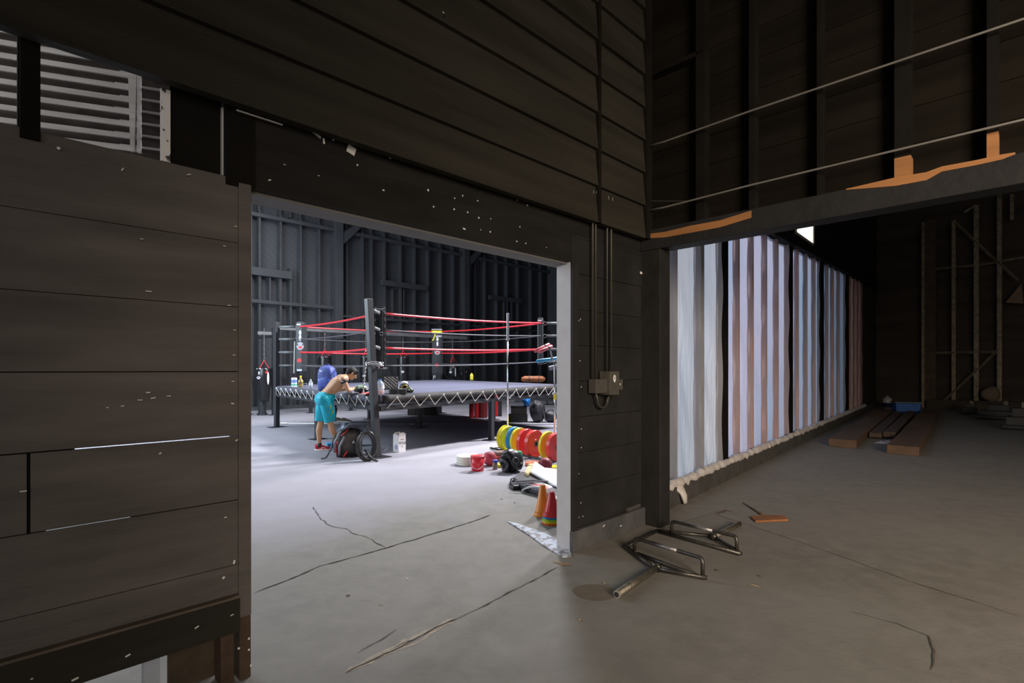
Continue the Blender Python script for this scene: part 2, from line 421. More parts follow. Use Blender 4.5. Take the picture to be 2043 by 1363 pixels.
for (px, py, w, h, r_) in [(627,266,.075,.012,.45),(645,282,.01,.03,-.1),(700,300,.05,.045,.3),(664,280,.008,.01,0),(537,360,.014,.006,-.5),(764,380,.012,.008,0),(853,380,.012,.012,0),(864,413,.010,.01,0),(905,418,.01,.01,0),(932,424,.01,.01,0),(954,435,.012,.01,.3),(925,457,.022,.010,.1),(977,463,.01,.01,0),(906,396,.008,.008,0),(922,391,.006,.012,0),(952,401,.012,.006,.3),(1031,400,.010,.008,.3),(1051,410,.012,.006,0),(1036,453,.008,.008,0),(1030,482,.010,.010,0),(1048,486,.010,.008,0),(1089,494,.006,.006,0),(777,316,.012,.006,.3),(712,330,.008,.010,0),(487,321,.014,.006,-.2),(567,329,.012,.003,.2),(978,437,.006,.008,0),(958,459,.006,.006,0),(635,351,.010,.003,.3)]:
    scrap(b, px, py, w, h, -.004, r_)
hs = b.build('paper_scraps', STAPLE, bpy.data.objects['wall_header']); tag(hs, kind='stuff')
b = MB()
for (px, py) in [(1152,535),(1153,640),(1156,637),(1155,720),(1158,772),(1151,858),(1158,856),(1157,1003),(1152,930),(1153,945),(1158,893),(1153,1032),(1161,1030)]:
    scrap(b, px, py, .008, .008, -.034 if px < 1150 else -.008)
scrap(b, 1195, 1047, .03, .008, -.05, -.3); scrap(b, 1229, 1047, .02, .010, -.05, 0); scrap(b, 1277, 545, .035, .022, -.01, .1)
tag(b.build('staples', STAPLE, bpy.data.objects['wall_pier']), kind='stuff')
# thin conduit run on the header's left end
b = MB(); b.tube([(sA(468),-.02,2.80-.06),(sA(560),-.02,2.80-.06)], .007)
o = b.build('electric_conduit', STEEL, loc=A0, rz=AR); tag(o, 'thin bright conduit at the upper left end of the door header', 'conduit')
# round knob hook high on the boards, and a white insulator at the corner
b = MB(); b.tube(arc((0,0,0),.02,-1.2,1.2,8),.004)
o = b.build('wall_hook', CHROME, loc=wA(sA(862), -.10, HC+(HY-43)/FPX*3.87/(1-(862-CX)/FPX)), rz=AR); tag(o, 'small bright curved hook high on the dark lap boards', 'hook')
b = MB(); b.lathe([(.012,0),(.018,.01),(.018,.05),(.010,.06)], 12)
o = b.build('cable_insulator', WHT, loc=wA(1.74,-.08,2.74)); tag(o, 'small white porcelain insulator at the corner above the pier', 'insulator')

# electric switch box with conduits on the pier
sb = sA(1200)
box = thing('electrical_box', 'grey metal electrical disconnect box on the black pier beside the doorway', 'electrical box', wA(sb, -.02, 1.37), AR)
zq = lambda py, px=1200: HC+(HY-py)/FPX*3.87/(1-(px-CX)/FPX) - 1.37
BOXM = mat('grey_box_paint', (0.085,0.08,0.07), .5, var=.15, scale=14)
def sx(px): return sA(px)-sb
b = MB(); b.box(sx(1192), sx(1211), -.11, 0, zq(787), zq(741)); b.build('center_housing', BOXM, box, bevel=.004)
b = MB(); b.box(sx(1170), sx(1192), -.08, 0, zq(783), zq(756)); b.build('left_housing', BOXM, box, bevel=.004)
b = MB(); b.box(sx(1211), sx(1224), -.08, 0, zq(778), zq(757)); b.build('right_housing', BOXM, box, bevel=.004)
M = Matrix.Translation((sx(1201), -.111, zq(755))) @ Matrix.Rotation(R(90),4,'X')
b = MB(); b.lathe([(.024,0),(.024,.002)], 24, M @ Matrix.Diagonal((.8,1.35,1,1))); b.build('oval_label', WHT, box)
text('T', .03, 'label_print', mat('brown_print',(0.2,0.12,0.1),.6), box, (sx(1201), -.1145, zq(755)), (R(90),0,0))
text('r r', .038, 'terminal_clips', WHT, box, (sx(1217), -.082, zq(767)), (R(90),0,0))
b = MB(); b.tube([(sx(1224),-.04,zq(765)),(sx(1240),-.04,zq(765))], .009); b.build('switch_lever', IRON, box)
b = MB(); b.tube([(sx(1177),-.04,zq(783))]+arc((sx(1191),-.04,zq(795)),.075,math.pi,2*math.pi,14)+[(sx(1208),-.04,zq(783))], .011)
b.build('flexible_conduit', CONDUIT, box, smooth=True)
for i, px in enumerate((1173,1179,1202,1210)):
    b = MB(); zt = zq(400)+.02; zb = zq(756 if i < 2 else 744)
    b.tube([(sx(px),-.03,zb),(sx(px),-.03,zt-.12),(sx(px)-.01*(1 if i<2 else -1),-.04,zt-.04),(sx(px)-.03,-.06,zt)], .009, 8)
    b.build('conduit_pipe', CONDUIT, box, smooth=True)

# ---------------------------------------------------------------- wall B (right, with the wide opening)
B0 = (1.265, 5.135, 0); BR = R(-45)
def sB(px): k = (px-CX)/FPX; return (6.4*k/(1+k)-1.265)/.70711
def zB(px, py): k = (px-CX)/FPX; return HC+(HY-py)/FPX*6.4/(1+k)
b = MB(); b.box(.0, sB(1319), -.02, .17, 0, 2.64)
tag(struct(b.build('trim_13', DARKP, loc=B0, rz=BR, bevel=.006)), 'black corner post of the wide right opening')
b = MB(); b.box(0, 7.5, -.03, .16, 2.64, 2.83)
tag(struct(b.build('trim_14', mat('lintel_black_paint',(0.022,0.022,0.023),.6,spec=.2,var=.2,scale=3,bump=.3), loc=B0, rz=BR, bevel=.006)), 'black lintel beam over the wide right opening')
# raw unpainted strips on the lintel's upper face edge
b = MB()
def strip(b, pts):      # list of (px, ytop, ybot)
    f = [Vector((sB(px), -.034, zB(px, yt))) for px, yt, yb in pts] + [Vector((sB(px), -.034, zB(px, yb))) for px, yt, yb in reversed(pts)]
    g = [p + Vector((0,.008,0)) for p in f]; b.rings([f, g])
strip(b, [(1287,469,477),(1330,464,475),(1380,452,466),(1440,441,455),(1502,422,436)])
strip(b, [(1690,379,381),(1730,370,378),(1790,356,373),(1850,346,362),(1880,335,345),(1950,322,332),(2000,311,321),(2026,307,311)])
tag(b.build('bare_wood_strip', RAW, bpy.data.objects['trim_14']), 'unpainted orange wood strips along the lintel top')
b = MB(); zz = 2.83
while zz < 6.2:
    b.box(-.02, 7.5, .12, .14, zz+.002, zz+.26); zz += .262
b.box(-.02, 7.5, .14, .16, 2.83, 6.2)
struct(b.build('wall_right_upper', mat('dark_brown_board',(0.012,0.0098,0.0075),.75,spec=.06,var=.45,scale=1.5,bump=.3,stretch=(.3,1,3)), loc=B0, rz=BR))
for px0, px1, zc in ((1386,1404,None),(1492,1503,None),(1628,1638,None),(1783,1816,zB(1800,311)),(1968,1992,zB(1980,262))):
    b = MB(); zs = zc if zc else 2.83
    if zc: b.use(RAW).box(sB(px0), sB(px1), .02, .12, 2.83, zc)
    b.use(BLK3).box(sB(px0), sB(px1), .02, .12, zs, 6.2)
    struct(b.build('trim_15', loc=B0, rz=BR))
b = MB(); b.box(sB(1286), sB(1400), .02, .10, zB(1340,130), zB(1340,130)+.04)
struct(b.build('trim_16', BLK3, loc=B0, rz=BR))
for i, (z0, z1, lab) in enumerate(((zB(1279,300), zB(2043,45), 'upper thin metal conduit running along the dark framing above the opening'),(zB(1373,403), zB(2043,244), 'lower thin metal conduit running just above the lintel beam'))):
    b = MB(); pts = [(sB(1296), -.05, z0-.006), (sB(1330), -.05, z0-.015), (sB(1500), -.05, (z0*.7+z1*.3)), (sB(1800), -.05, (z0*.4+z1*.6)), (5.2, -.05, z1)]
    b.tube(pts, .0085); o = b.build('electric_conduit', mat('conduit_galv',(0.30,0.29,0.27),.4,metal=.5), loc=B0, rz=BR, smooth=True)
    tag(o, lab, 'conduit')
b = MB(); b.tube([(sB(1283),-.02,zB(1283,402)),(sB(1320),-.03,zB(1320,403)),(sB(1376),-.05,zB(1376,404))], .007)
o = b.build('cable', CONDUIT, loc=B0, rz=BR); tag(o, 'short grey cable curving into the corner above the pier', 'cable')

# ---------------------------------------------------------------- shell: roofs and outer walls
b = MB(); b.box(-14, 30, -8, 20, 6.25, 6.4)     # clipped by plan below
o = b.build('ceiling', BLK3)
# near-room roof as polygon: camera side of walls A and B
bpy.data.objects.remove(o)
b = MB(); poly = [(-9,-8),(12,-8),(12,-5.6),(1.3,5.15),(-9,-5.2)]
b.prism(poly, .15, Matrix.Translation((0,0,6.2))); struct(b.build('ceiling', BLK3))
# gym roof
gp = [wA(-9,.16,0), wA(1.8,.16,0), (2.0,6.2,0), (14.6,21.3,0), (24,34,0), (15,45,0), (-13,17,0)]
b = MB(); b.prism([(p[0],p[1]) for p in gp], .15, Matrix.Translation((0,0,8.4))); struct(b.build('ceiling', mat('gym_roof',(0.06,0.06,0.07),.8)))
# back-room roof
bp_ = [(1.35,5.25),(13.1,-6.6),(30,-4),(30,6.5),(14.9,21.6)]
b = MB(); b.prism(bp_, .15, Matrix.Translation((0,0,9.0))); struct(b.build('ceiling', BLK3))
# ---------------------------------------------------------------- gym back wall: local x along, local y outward
G0 = (0, 28.85, 0)
def sG(px): k = (px-CX)/FPX; return 28.85*k/(1-k)/.70711
def zG(px, py): k = (px-CX)/FPX; return HC+(HY-py)/FPX*28.85/(1-k)
sg0, sg1 = sG(400), sG(1190)
b = MB()
GB = bpy.data.materials.new('gym_diagonal_boards'); GB.use_nodes = True
nt = GB.node_tree; N = nt.nodes; L = nt.links; pb = N['Principled BSDF']; pb.inputs['Roughness'].default_value = .6
tc = N.new('ShaderNodeTexCoord'); mp = N.new('ShaderNodeMapping'); mp.inputs['Rotation'].default_value = (0, R(45), 0)
L.new(tc.outputs['Object'], mp.inputs[0]); wv = N.new('ShaderNodeTexWave'); wv.inputs['Scale'].default_value = 1.6; wv.bands_direction = 'X'
wv.inputs['Distortion'].default_value = .2; L.new(mp.outputs[0], wv.inputs[0])
cr = N.new('ShaderNodeValToRGB'); cr.color_ramp.elements[0].position = .0; cr.color_ramp.elements[1].position = .12
cr.color_ramp.elements[0].color = (.060,.063,.070,1); cr.color_ramp.elements[1].color = (.076,.079,.087,1)
L.new(wv.outputs[1], cr.inputs[0]); L.new(cr.outputs[0], pb.inputs['Base Color'])
b.box(-20, sg1+14, .22, .30, 0, 9)
struct(b.build('wall_back', GB, loc=G0, rz=AR))
# studs, girts, posts
b = MB()
studs = [518,560,580,600,637,692,724,742,768,800,828,855,880,905,948,968,992,1012,1034,1060,1080,1100]
for px in studs:
    s = sG(px); wdt = .07
    b.box(s-wdt/2, s+wdt/2, -.02, .22, 0, 7.35 if px not in (580,) else 5.4)
    b.box(s-wdt/2, s+wdt/2, .04, .22, 7.35, 8.4)
for px in (459,500,): s = sG(px); b.box(s-.05,s+.05,-.02,.22,0,8.4)
struct(b.build('trim_17', GBLK, loc=G0, rz=AR))
b = MB()
for px in (673, 927, 1112):
    s = sG(px); b.box(s-.17, s+.17, -.20, .22, 0, 8.4)
    b.rings([[Vector(p) for p in ((s+.17,-.16,6.6),(s+.17,-.16,7.1),(s+1.0,-.16,7.75),(s+1.25,-.16,7.75))],[Vector(p) for p in ((s+.17,.0,6.6),(s+.17,.0,7.1),(s+1.0,.0,7.75),(s+1.25,.0,7.75))]])
struct(b.build('trim_18', GBLK, loc=G0, rz=AR, bevel=.01))
b = MB()
b.box(-20, sg1+8, -.08, .05, 7.12, 7.26)                      # upper girt
b.box(-20, sG(665), -.06, .05, zG(560,605)-.07, zG(560,605)+.06)
b.box(sG(680), sg1+8, -.06, .05, 3.65, 3.75)
b.box(sG(440), sG(581), -.10, .05, zG(540,545)-.15, zG(540,545)+.14)
b.box(sG(760), sG(852), -.10, .05, zG(800,569)-.12, zG(800,569)+.12)
b.box(sG(975), sG(1038), -.10, .05, zG(1005,597)-.12, zG(1005,597)+.12)
b.box(-20, sg1+8, -.20, .22, 7.75, 8.4)
struct(b.build('trim_19', GBLK, loc=G0, rz=AR, bevel=.006))
# infilled windows between studs: small mullions under the headers
b = MB()
for (a, c, py0, py1) in ((500,578,550,600),(762,850,577,640),(978,1036,600,660)):
    for i in range(1, 4):
        px = a+(c-a)*i/4; s = sG(px); b.box(s-.03, s+.03, .0, .22, zG(px,py1), zG(px,py0))
struct(b.build('trim_20', GBLK, loc=G0, rz=AR))
# dark doors and a low dark base along the wall
b = MB(); b.box(-20, sg1+8, -.25, .22, 0, .12); struct(b.build('baseboard_back', GBLK, loc=G0, rz=AR))
# ---------------------------------------------------------------- heavy bag rack and bags
K0 = (-8.1, 17.0)
def rk(px):
    k = (px-CX)/FPX; t = (k*K0[1]-K0[0])/(1-k); return t
def K(px, dy=0): t = rk(px); return Vector((K0[0]+t-dy*.7071, K0[1]+t+dy*.7071, 0))
rack = thing('bag_rack', 'long grey steel heavy bag rack standing along the gym back wall', 'bag rack', (K0[0],K0[1],0), AR)
T = math.sqrt(2)
def sK(px): return rk(px)*T
RK = mat('rack_grey_steel', (0.30,0.30,0.31), .4, metal=.5, var=.15, scale=5)
RKD = mat('rack_dark_steel', (0.05,0.055,0.06), .4, metal=.4)
b = MB(); b.box(sK(553), sK(930), -.06, .06, 2.80, 2.93); b.build('top_beam', RK, rack, bevel=.005)
for px in (515, 546, 620, 700, 774, 842, 925):
    b = MB(); b.box(sK(px)-.05, sK(px)+.05, (.9 if px==515 else -.05), (1.0 if px==515 else .05), 0, 2.86 if px!=515 else 2.5); b.box(sK(px)-.14, sK(px)+.14, (.8 if px==515 else -.14),(1.1 if px==515 else .14),0,.012)
    b.build('upright', RKD, rack, bevel=.004)
    if px not in (515,):
        b = MB(); b.box(sK(px)-.04, sK(px)+.04, .05, 1.3, 2.55, 2.63); b.build('cross_arm', RKD, rack)
b = MB(); b.box(sK(515), sK(553), .0, .06, 2.62, 2.72); b.build('side_arm', RK, rack)

def strap_set(root, r, ztop, zr, n, m):
    for i in range(n):
        a = 2*math.pi*i/n + .5
        b = MB(); b.tube([(0,0,zr),(r*.92*math.cos(a), r*.92*math.sin(a), ztop)], .016, 4, flat=.3); b.build('hanging_strap', m, root)
STRAP = mat('red_webbing', (0.70,0.05,0.07), .6)
def bag(px, pyt, pyb, wpx, kind, label, dy=0, strap=STRAP, logos=True, name='punching_bag', zring=None):
    k = K(px, dy); Y = k.y; zt = HC+(HY-pyt)/FPX*Y; zb = HC+(HY-pyb)/FPX*Y; r = wpx/2/FPX*Y
    root = thing(name, label, 'punching bag', (k.x, k.y, zb), AR)
    h = zt-zb
    if kind == 'cyl': prof = [(r*.75,0),(r*.97,.03),(r,.08),(r,h-.06),(r*.97,h-.02),(r*.85,h)]
    elif kind == 'tear': prof = [(r*.55,0),(r*.60,h*.10),(r*.66,h*.35),(r*.92,h*.55),(r,h*.74),(r*.95,h*.88),(r*.86,h*.97),(r*.84,h)]
    else: prof = [(r*.05,0),(r*.55,h*.06),(r*.9,h*.25),(r,h*.48),(r*.93,h*.72),(r*.70,h*.93),(r*.62,h)]
    b = MB(); b.lathe(prof, 28); b.build('bag_body', VINYL, root, smooth=True)
    zr = zring if zring else h + r*1.0
    strap_set(root, r*.86, h-.01, zr, 4, strap)
    b = MB(); b.tube(arc((0,0,zr+.03), .035, 0, 2*math.pi*.98, 12), .009); b.build('ring', CHROME, root)
    zc = 2.82 - zb
    if zc > zr+.1:
        b = MB(); z = zr+.06
        while z < zc:
            b.tube(arc((0,0,z+.02), .016, 0, 6.2, 8, (1,0,0) if int(z*100)%2 else (0,1,0)), .004, 5); z += .036
        b.build('hanging_chain', STEEL, root)
    return root, r, h
def facecam(root, az, r, z, w, h, m, name, kind='oval', lift=.004, txt=None, ts=.05, rot=0):
    # small printed patch on a round body, az measured from world -y direction
    d = Vector((math.sin(az), -math.cos(az), 0)); 
    loc = d*(r+lift)
    A = az - root.rotation_euler.z
    if txt:
        o = text(txt, ts, name, m, root, (0,0,0), (0,0,0))
        Mx = Matrix.Rotation(A,4,'Z') @ Matrix.Translation((0,-(r+lift),z)) @ Matrix.Rotation(R(90),4,'X') @ Matrix.Rotation(rot,4,'Z')
        o.matrix_basis = Mx; return o
    b = MB()
    n = 22
    pts = []
    for j in range(n):
        a = 2*math.pi*j/n
        if kind == 'oval': u, v = w/2*math.cos(a), h/2*math.sin(a)
        elif kind == 'badge': q = 1-.18*abs(math.sin(2*a)); u, v = w/2*math.cos(a)*q, h/2*math.sin(a)*q
        elif kind == 'shield': u, v = w/2*math.cos(a)*(1 if math.sin(a) > -.2 else .75), h/2*math.sin(a)
        else: u = w/2*(1 if math.cos(a) > 0 else -1); v = h/2*math.sin(a)
        aa = A + u/r
        pts.append((Vector(((r+lift)*math.sin(aa), -(r+lift)*math.cos(aa), z+v)), Vector(((r-.004)*math.sin(aa), -(r-.004)*math.cos(aa), z+v))))
    b.rings([[p[0] for p in pts],[p[1] for p in pts]])
    return b.build(name, m, root)
BADGE = mat('pale_badge_print', (0.70,0.71,0.76), .5, col2=(0.45,0.12,0.14), scale=18, thr=(.36,.42))
def bagmarks(root, r, h, az=0.0, low=.45, vtext=False):
    facecam(root, az-.55, r*.9, h-.05, r*.62, .035, WHT, 'brand_strip', 'box', lift=r*.1)
    facecam(root, az+.15, r*.9, h-.05, r*.62, .035, WHT, 'brand_strip', 'box', lift=r*.1)
    facecam(root, az+.05, r, h*low, r*.55, r*.5, BADGE, 'round_badge', 'badge')
    if vtext: facecam(root, az+.85, r, h*.55, .1, .1, WHT, 'vertical_print', txt='OUTSLAYER', ts=r*.30, rot=R(-90))
r1 = bag(527, 735, 801, 32, 'tear', 'black teardrop punching bag with red strap hanging at far left of the rack', zring=None, name='punching_bag')
facecam(r1[0], -.25, r1[1], r1[2]*.72, .16, .11, BADGE, 'round_badge', 'badge'); facecam(r1[0], -.2, r1[1]*.97, r1[2]*.86, .05, .11, WHT, 'white_emblem', 'oval')
facecam(r1[0], -.5, r1[1]*.88, r1[2]*.985, .17, .03, WHT, 'brand_strip', 'box'); facecam(r1[0], .3, r1[1]*.88, r1[2]*.985, .2, .03, WHT, 'brand_strip', 'box')
facecam(r1[0], .75, r1[1]*.97, r1[2]*.88, .10, .08, RED, 'red_emblem', 'oval'); facecam(r1[0], .9, r1[1], r1[2]*.70, .07, .40, WHT, 'curved_print', 'oval')
r2 = bag(648, 710, 785, 26, 'cyl', 'black cylindrical punching bag hanging directly behind the blue backpack'); bagmarks(*r2, 0, .5)
r3 = bag(729, 710, 790, 20, 'cyl', 'black cylindrical punching bag mostly hidden behind the near ring post'); bagmarks(*r3, -.1, .5)
r4 = bag(804, 711, 792, 24, 'cyl', 'black cylindrical punching bag with round pale badge, right of the near corner post'); bagmarks(*r4, 0.1, .62)
r5 = bag(872, 708, 790, 18, 'cyl', 'slim black punching bag with vertical white lettering behind the far corner pad'); bagmarks(*r5, -.2, .6)
facecam(r5[0], -.55, r5[1], r5[2]*.45, .1, .1, WHT, 'vertical_print', txt='OUTSLAYER', ts=.18, rot=R(-90))
r6 = bag(903, 724, 756, 26, 'ball', 'round black punching ball hanging right of the far corner pad', name='punching_ball'); 
facecam(r6[0], -.2, r6[1], r6[2]*.42, .13, .11, BADGE, 'round_badge', 'badge'); facecam(r6[0], .55, r6[1]*.99, r6[2]*.42, .04, .38, WHT, 'curved_print', 'oval')
# dark steel stand below the left bag
b = MB(); b.lathe([(.16,0),(.16,.06),(.12,.07),(.12,.62),(.14,.64)], 20)
kk = K(530, .3); o = b.build('bag_base', RKD, loc=(kk.x, kk.y, 0)); o.name = 'pedestal'; tag(o, 'dark pedestal standing under the teardrop punching bag', 'pedestal')

# ---------------------------------------------------------------- boxing ring
P1 = Vector((-2.25, 8.98, 0)); av = Vector((-3.85, 4.72, 0)); bv = Vector((3.62, 4.42, 0))
P2, P4, P3 = P1+av, P1+bv, P1+av+bv
CEN = (P1+P3)/2
ring = thing('boxing_ring', 'raised training boxing ring with grey canvas, black posts and red ropes', 'boxing ring', P1)
def rl(p): return Vector(p) - P1
cz = {0: 1.055, 1: 1.07, 2: 1.15, 3: 1.11}
cor = [P1, P2, P3, P4]
inw = [(CEN-c).normalized() for c in cor]
def platform(o_off, z_off, dz, name, m, **kw):
    b = MB(); pts = [rl(c - i*o_off) for c, i in zip(cor, inw)]
    lo = [p + Vector((0,0,cz[i]+z_off)) for i, p in enumerate(pts)]; hi = [p + Vector((0,0,dz)) for p in lo]
    b.rings([lo, hi]); return b.build(name, m, ring, **kw)
platform(-.04, -.12, .12, 'canvas', CANVAS, bevel=.03)
sidep = [(0,1),(1,2),(2,3),(3,0)]
def lerp(a, b_, t): return a + (b_-a)*t
for (i, j) in sidep:
    # rolled padded edge
    n_ = 60; pts = []; rr = []
    nrm = ((cor[j]-cor[i]).normalized().cross(Vector((0,0,1)))); 
    if nrm.dot(CEN-cor[i]) > 0: nrm = -nrm
    rs = random.Random(i)
    bb = MB(); prof = []
    for k in range(n_+1):
        t = k/n_; c = lerp(cor[i], cor[j], .015+.97*t); z = lerp(cz[i], cz[j], t)
        wob = .010*math.sin(k*1.1*2)+.006*rs.uniform(-1,1)
        ring_ = []
        for (o_, zz) in ((-.06,.0),(0.0,.004),(.05,-.02),(.075,-.06),(.07,-.10),(.04,-.13-wob),(.01,-.14-wob),(-.02,-.14),(-.06,-.12)):
            ring_.append(rl(c + nrm*(o_+wob*.6*(1 if o_>.03 else 0)) + Vector((0,0,z+zz))))
        prof.append(ring_)
    bb.rings(prof); bb.build('padded_edge', mat('slate_edge_padding',(.06,.063,.085),.8,bump=.3) if (i,j)==(0,1) else SKIRT, ring, smooth=True)
    # lower steel beam
    bb = MB(); q0, q1 = cor[i]+nrm*.0, cor[j]+nrm*.0
    e = (q1-q0).normalized()
    def bx(z0, z1, w0, w1):
        P = []
        for (c, z) in ((q0, cz[i]), (q1, cz[j])):
            pass
        return [rl(q0+nrm*w0)+Vector((0,0,cz[i]+z0)), rl(q1+nrm*w0)+Vector((0,0,cz[j]+z0)), rl(q1+nrm*w1)+Vector((0,0,cz[j]+z0)), rl(q0+nrm*w1)+Vector((0,0,cz[i]+z0)),
                rl(q0+nrm*w0)+Vector((0,0,cz[i]+z1)), rl(q1+nrm*w0)+Vector((0,0,cz[j]+z1)), rl(q1+nrm*w1)+Vector((0,0,cz[j]+z1)), rl(q0+nrm*w1)+Vector((0,0,cz[i]+z1))]
    bb.hexa(bx(-.27, -.19, -.06, .035)); bb.build('side_beam', RINGBLK, ring)
    # zigzag lacing with white knots
    bb = MB(); nz_ = 15; top, bot = [], []
    pts = []
    for k in range(nz_*2+1):
        t = .02+.96*k/(nz_*2); c = lerp(cor[i], cor[j], t); z = lerp(cz[i], cz[j], t)
        if k % 2: pts.append(rl(c+nrm*.092)+Vector((0,0,z-.045)))
        else: pts.append(rl(c+nrm*.048)+Vector((0,0,z-.225)))
    for k in range(len(pts)-1): bb.tube([pts[k], pts[k+1]], .0065, 5)
    for k in range(1, len(pts), 2): bb.ell(pts[k]+nrm*.004, (.017,.017,.017), n=8, m=6)
    bb.build('lacing', WHITEP, ring)
# cross beams underneath
b = MB()
for (p, q) in ((lerp(P1,P2,.5), lerp(P4,P3,.5)), (lerp(P1,P4,.5), lerp(P2,P3,.5))):
    d = (q-p).normalized(); s_ = d.cross(Vector((0,0,1)))*.05
    b.hexa([rl(p-s_)+Vector((0,0,.80)), rl(q-s_)+Vector((0,0,.88)), rl(q+s_)+Vector((0,0,.88)), rl(p+s_)+Vector((0,0,.80)),
            rl(p-s_)+Vector((0,0,.90)), rl(q-s_)+Vector((0,0,.98)), rl(q+s_)+Vector((0,0,.98)), rl(p+s_)+Vector((0,0,.90))])
b.build('cross_beam', RINGBLK, ring)
# legs
ang = math.atan2(bv.y, bv.x)
for c in (lerp(P1,P2,.5), lerp(P1,P4,.5), CEN, lerp(P2,P3,.5), lerp(P4,P3,.5)):
    leg = MB(); leg.box(-.048,.048,-.048,.048,.012,.86).box(-.16,.16,-.13,.13,0,.012)
    leg.build('leg', RINGBLK, ring, loc=rl(c), rz=ang, bevel=.004)
# corner posts; the near one leans slightly outward
for i, c in enumerate(cor):
    p_ = MB(); top = 2.70+ (0,.02,.1,.08)[i]; dx = (-.145 if i == 0 else 0)
    wq = .054
    A = [(-wq,-wq,.012),(wq,-wq,.012),(wq,wq,.012),(-wq,wq,.012)]
    Rz = Matrix.Rotation(ang,4,'Z')
    lo = [Rz@Vector(q) for q in A]; hi = [q+Vector((dx,0,top-.012)) for q in lo]
    p_.rings([lo,hi]); p_.box(-.2,.2,-.15,.15,0,.012, Rz)
    p_.build('corner_post', RINGBLK, ring, loc=rl(c)+(Vector((-.045,0,0)) if i == 0 else Vector()), bevel=.006)
# ropes
rope_z = [[2.51,2.21,1.885,1.565],[2.60,2.28,1.94,1.60],[2.745,2.40,2.03,1.68],[2.67,2.35,2.01,1.69]]
rc = [P1+Vector((-.13,.55,0)), P2+inw[1]*.57, P3+inw[2]*.6, P4+inw[3]*.57]
for (i, j) in sidep:
    for k in range(4):
        a_ = rl(rc[i])+Vector((0,0,rope_z[i][k])); c_ = rl(rc[j])+Vector((0,0,rope_z[j][k]))
        pts = [lerp(a_, c_, t/16)+Vector((0,0,-.035*math.sin(math.pi*t/16))) for t in range(17)]
        b = MB(); b.tube(pts, .021 if k % 2 == 0 else .013, 8); o = b.build('rope', REDR if k in (0,2) else BLKR, ring, smooth=True)
for i, c in enumerate(cor):
    for k in range(4):
        z = rope_z[i][k]; off = (-.145*z/2.7 if i == 0 else 0)
        s0 = rl(c)+Vector((off,0,z))+inw[i]*.06; s1 = rl(rc[i])+Vector((0,0,z))
        b = MB(); b.tube([s0, lerp(s0,s1,.86)], .030 if k < 3 else .022, 10)
        o = b.build('turnbuckle', TURNB, ring, smooth=True)
        b = MB(); u_ = inw[i]
        b.tube(arc(lerp(s0,s1,.94), .042, 0, 6.1, 12, tuple(u_), (0,0,1)), .009, 6); b.build('turnbuckle_ring', CHROME, o)
        if k in (0,2) and i == 0:
            pass
# corner pads
def pad(i, z0, z1, wd, th, off=.0, yellow=False):
    c = rl(rc[i]) + inw[i]*off; yaw = math.atan2(inw[i].y, inw[i].x)
    M = Matrix.Rotation(yaw,4,'Z')
    b = MB(); segs = 9; rsn = random.Random(i)
    rs_ = []
    for s_ in range(segs*2+1):
        z = z0+(z1-z0)*s_/(segs*2); g = 1-.10*(s_ % 2 == 1) if i == 0 else 1.0
        if s_ in (0, segs*2): g = .86
        rs_.append([M@Vector((x*th*g, y*wd*g, 0))+Vector((0,0,z)) for x, y in ((-.5,-.42),(-.35,-.5),(.35,-.5),(.5,-.42),(.5,.42),(.35,.5),(-.35,.5),(-.5,.42))])
    b.rings(rs_); o = b.build('corner_pad', VINYL if i == 0 else mat('pad_dark_grey',(0.045,0.05,0.055),.4), ring, loc=c, smooth=False, bevel=.006)
    return o, yaw
pd, yw = pad(0, 1.50, 2.62, .20, .15, .04)
def camplane(parent, loc, w, h, m, name, kind='oval', tilt=0):
    b = MB(); n = 20; pts = []
    for j in range(n):
        a = 2*math.pi*j/n
        u, v = (w/2*math.cos(a), h/2*math.sin(a)) if kind == 'oval' else (w/2*(1,-1,-1,1)[j//5], h/2*(1,1,-1,-1)[j//5]*(1-.0001*j))
        pts.append(Vector((u, 0, v)))
    if kind != 'oval': pts = [Vector((w/2,0,h/2)),Vector((-w/2,0,h/2)),Vector((-w/2,0,-h/2)),Vector((w/2,0,-h/2))]
    b.rings([pts,[p+Vector((0,.004,0)) for p in pts]]); return b.build(name, m, parent, loc=loc, rz=tilt)
b = MB(); b.box(-.09,.09,-.085,-.08,-.03,.03); 
camplane(pd, (0,-.105,1.085+1.5), .17, .012, WHT, 'white_piping', 'box'); 
text('Ringside', .05, 'white_script', WHT, pd, (0,-.105,1.045+1.5), (R(90),0,0))
text('V TARIO', .045, 'white_script', WHT, pd, (.06,-.10,1.50+.02), (R(90),0,0))
b = MB()
for z in (2.52, 2.15, 1.80):
    b.box(-.108,-.098,-.07,.07,z-.35,z); 
b.build('piping', TURNB, pd)
b = MB(); b.box(.02,.07,-.115,-.095,1.52,2.55); b.build('buckle_strap', mat('black_webbing',(0.02,0.02,0.02),.6), pd)
b = MB(); b.tube(arc((.045,-.12,2.14),.03,0,6.28,10),.005); b.build('buckle', CHROME, pd)
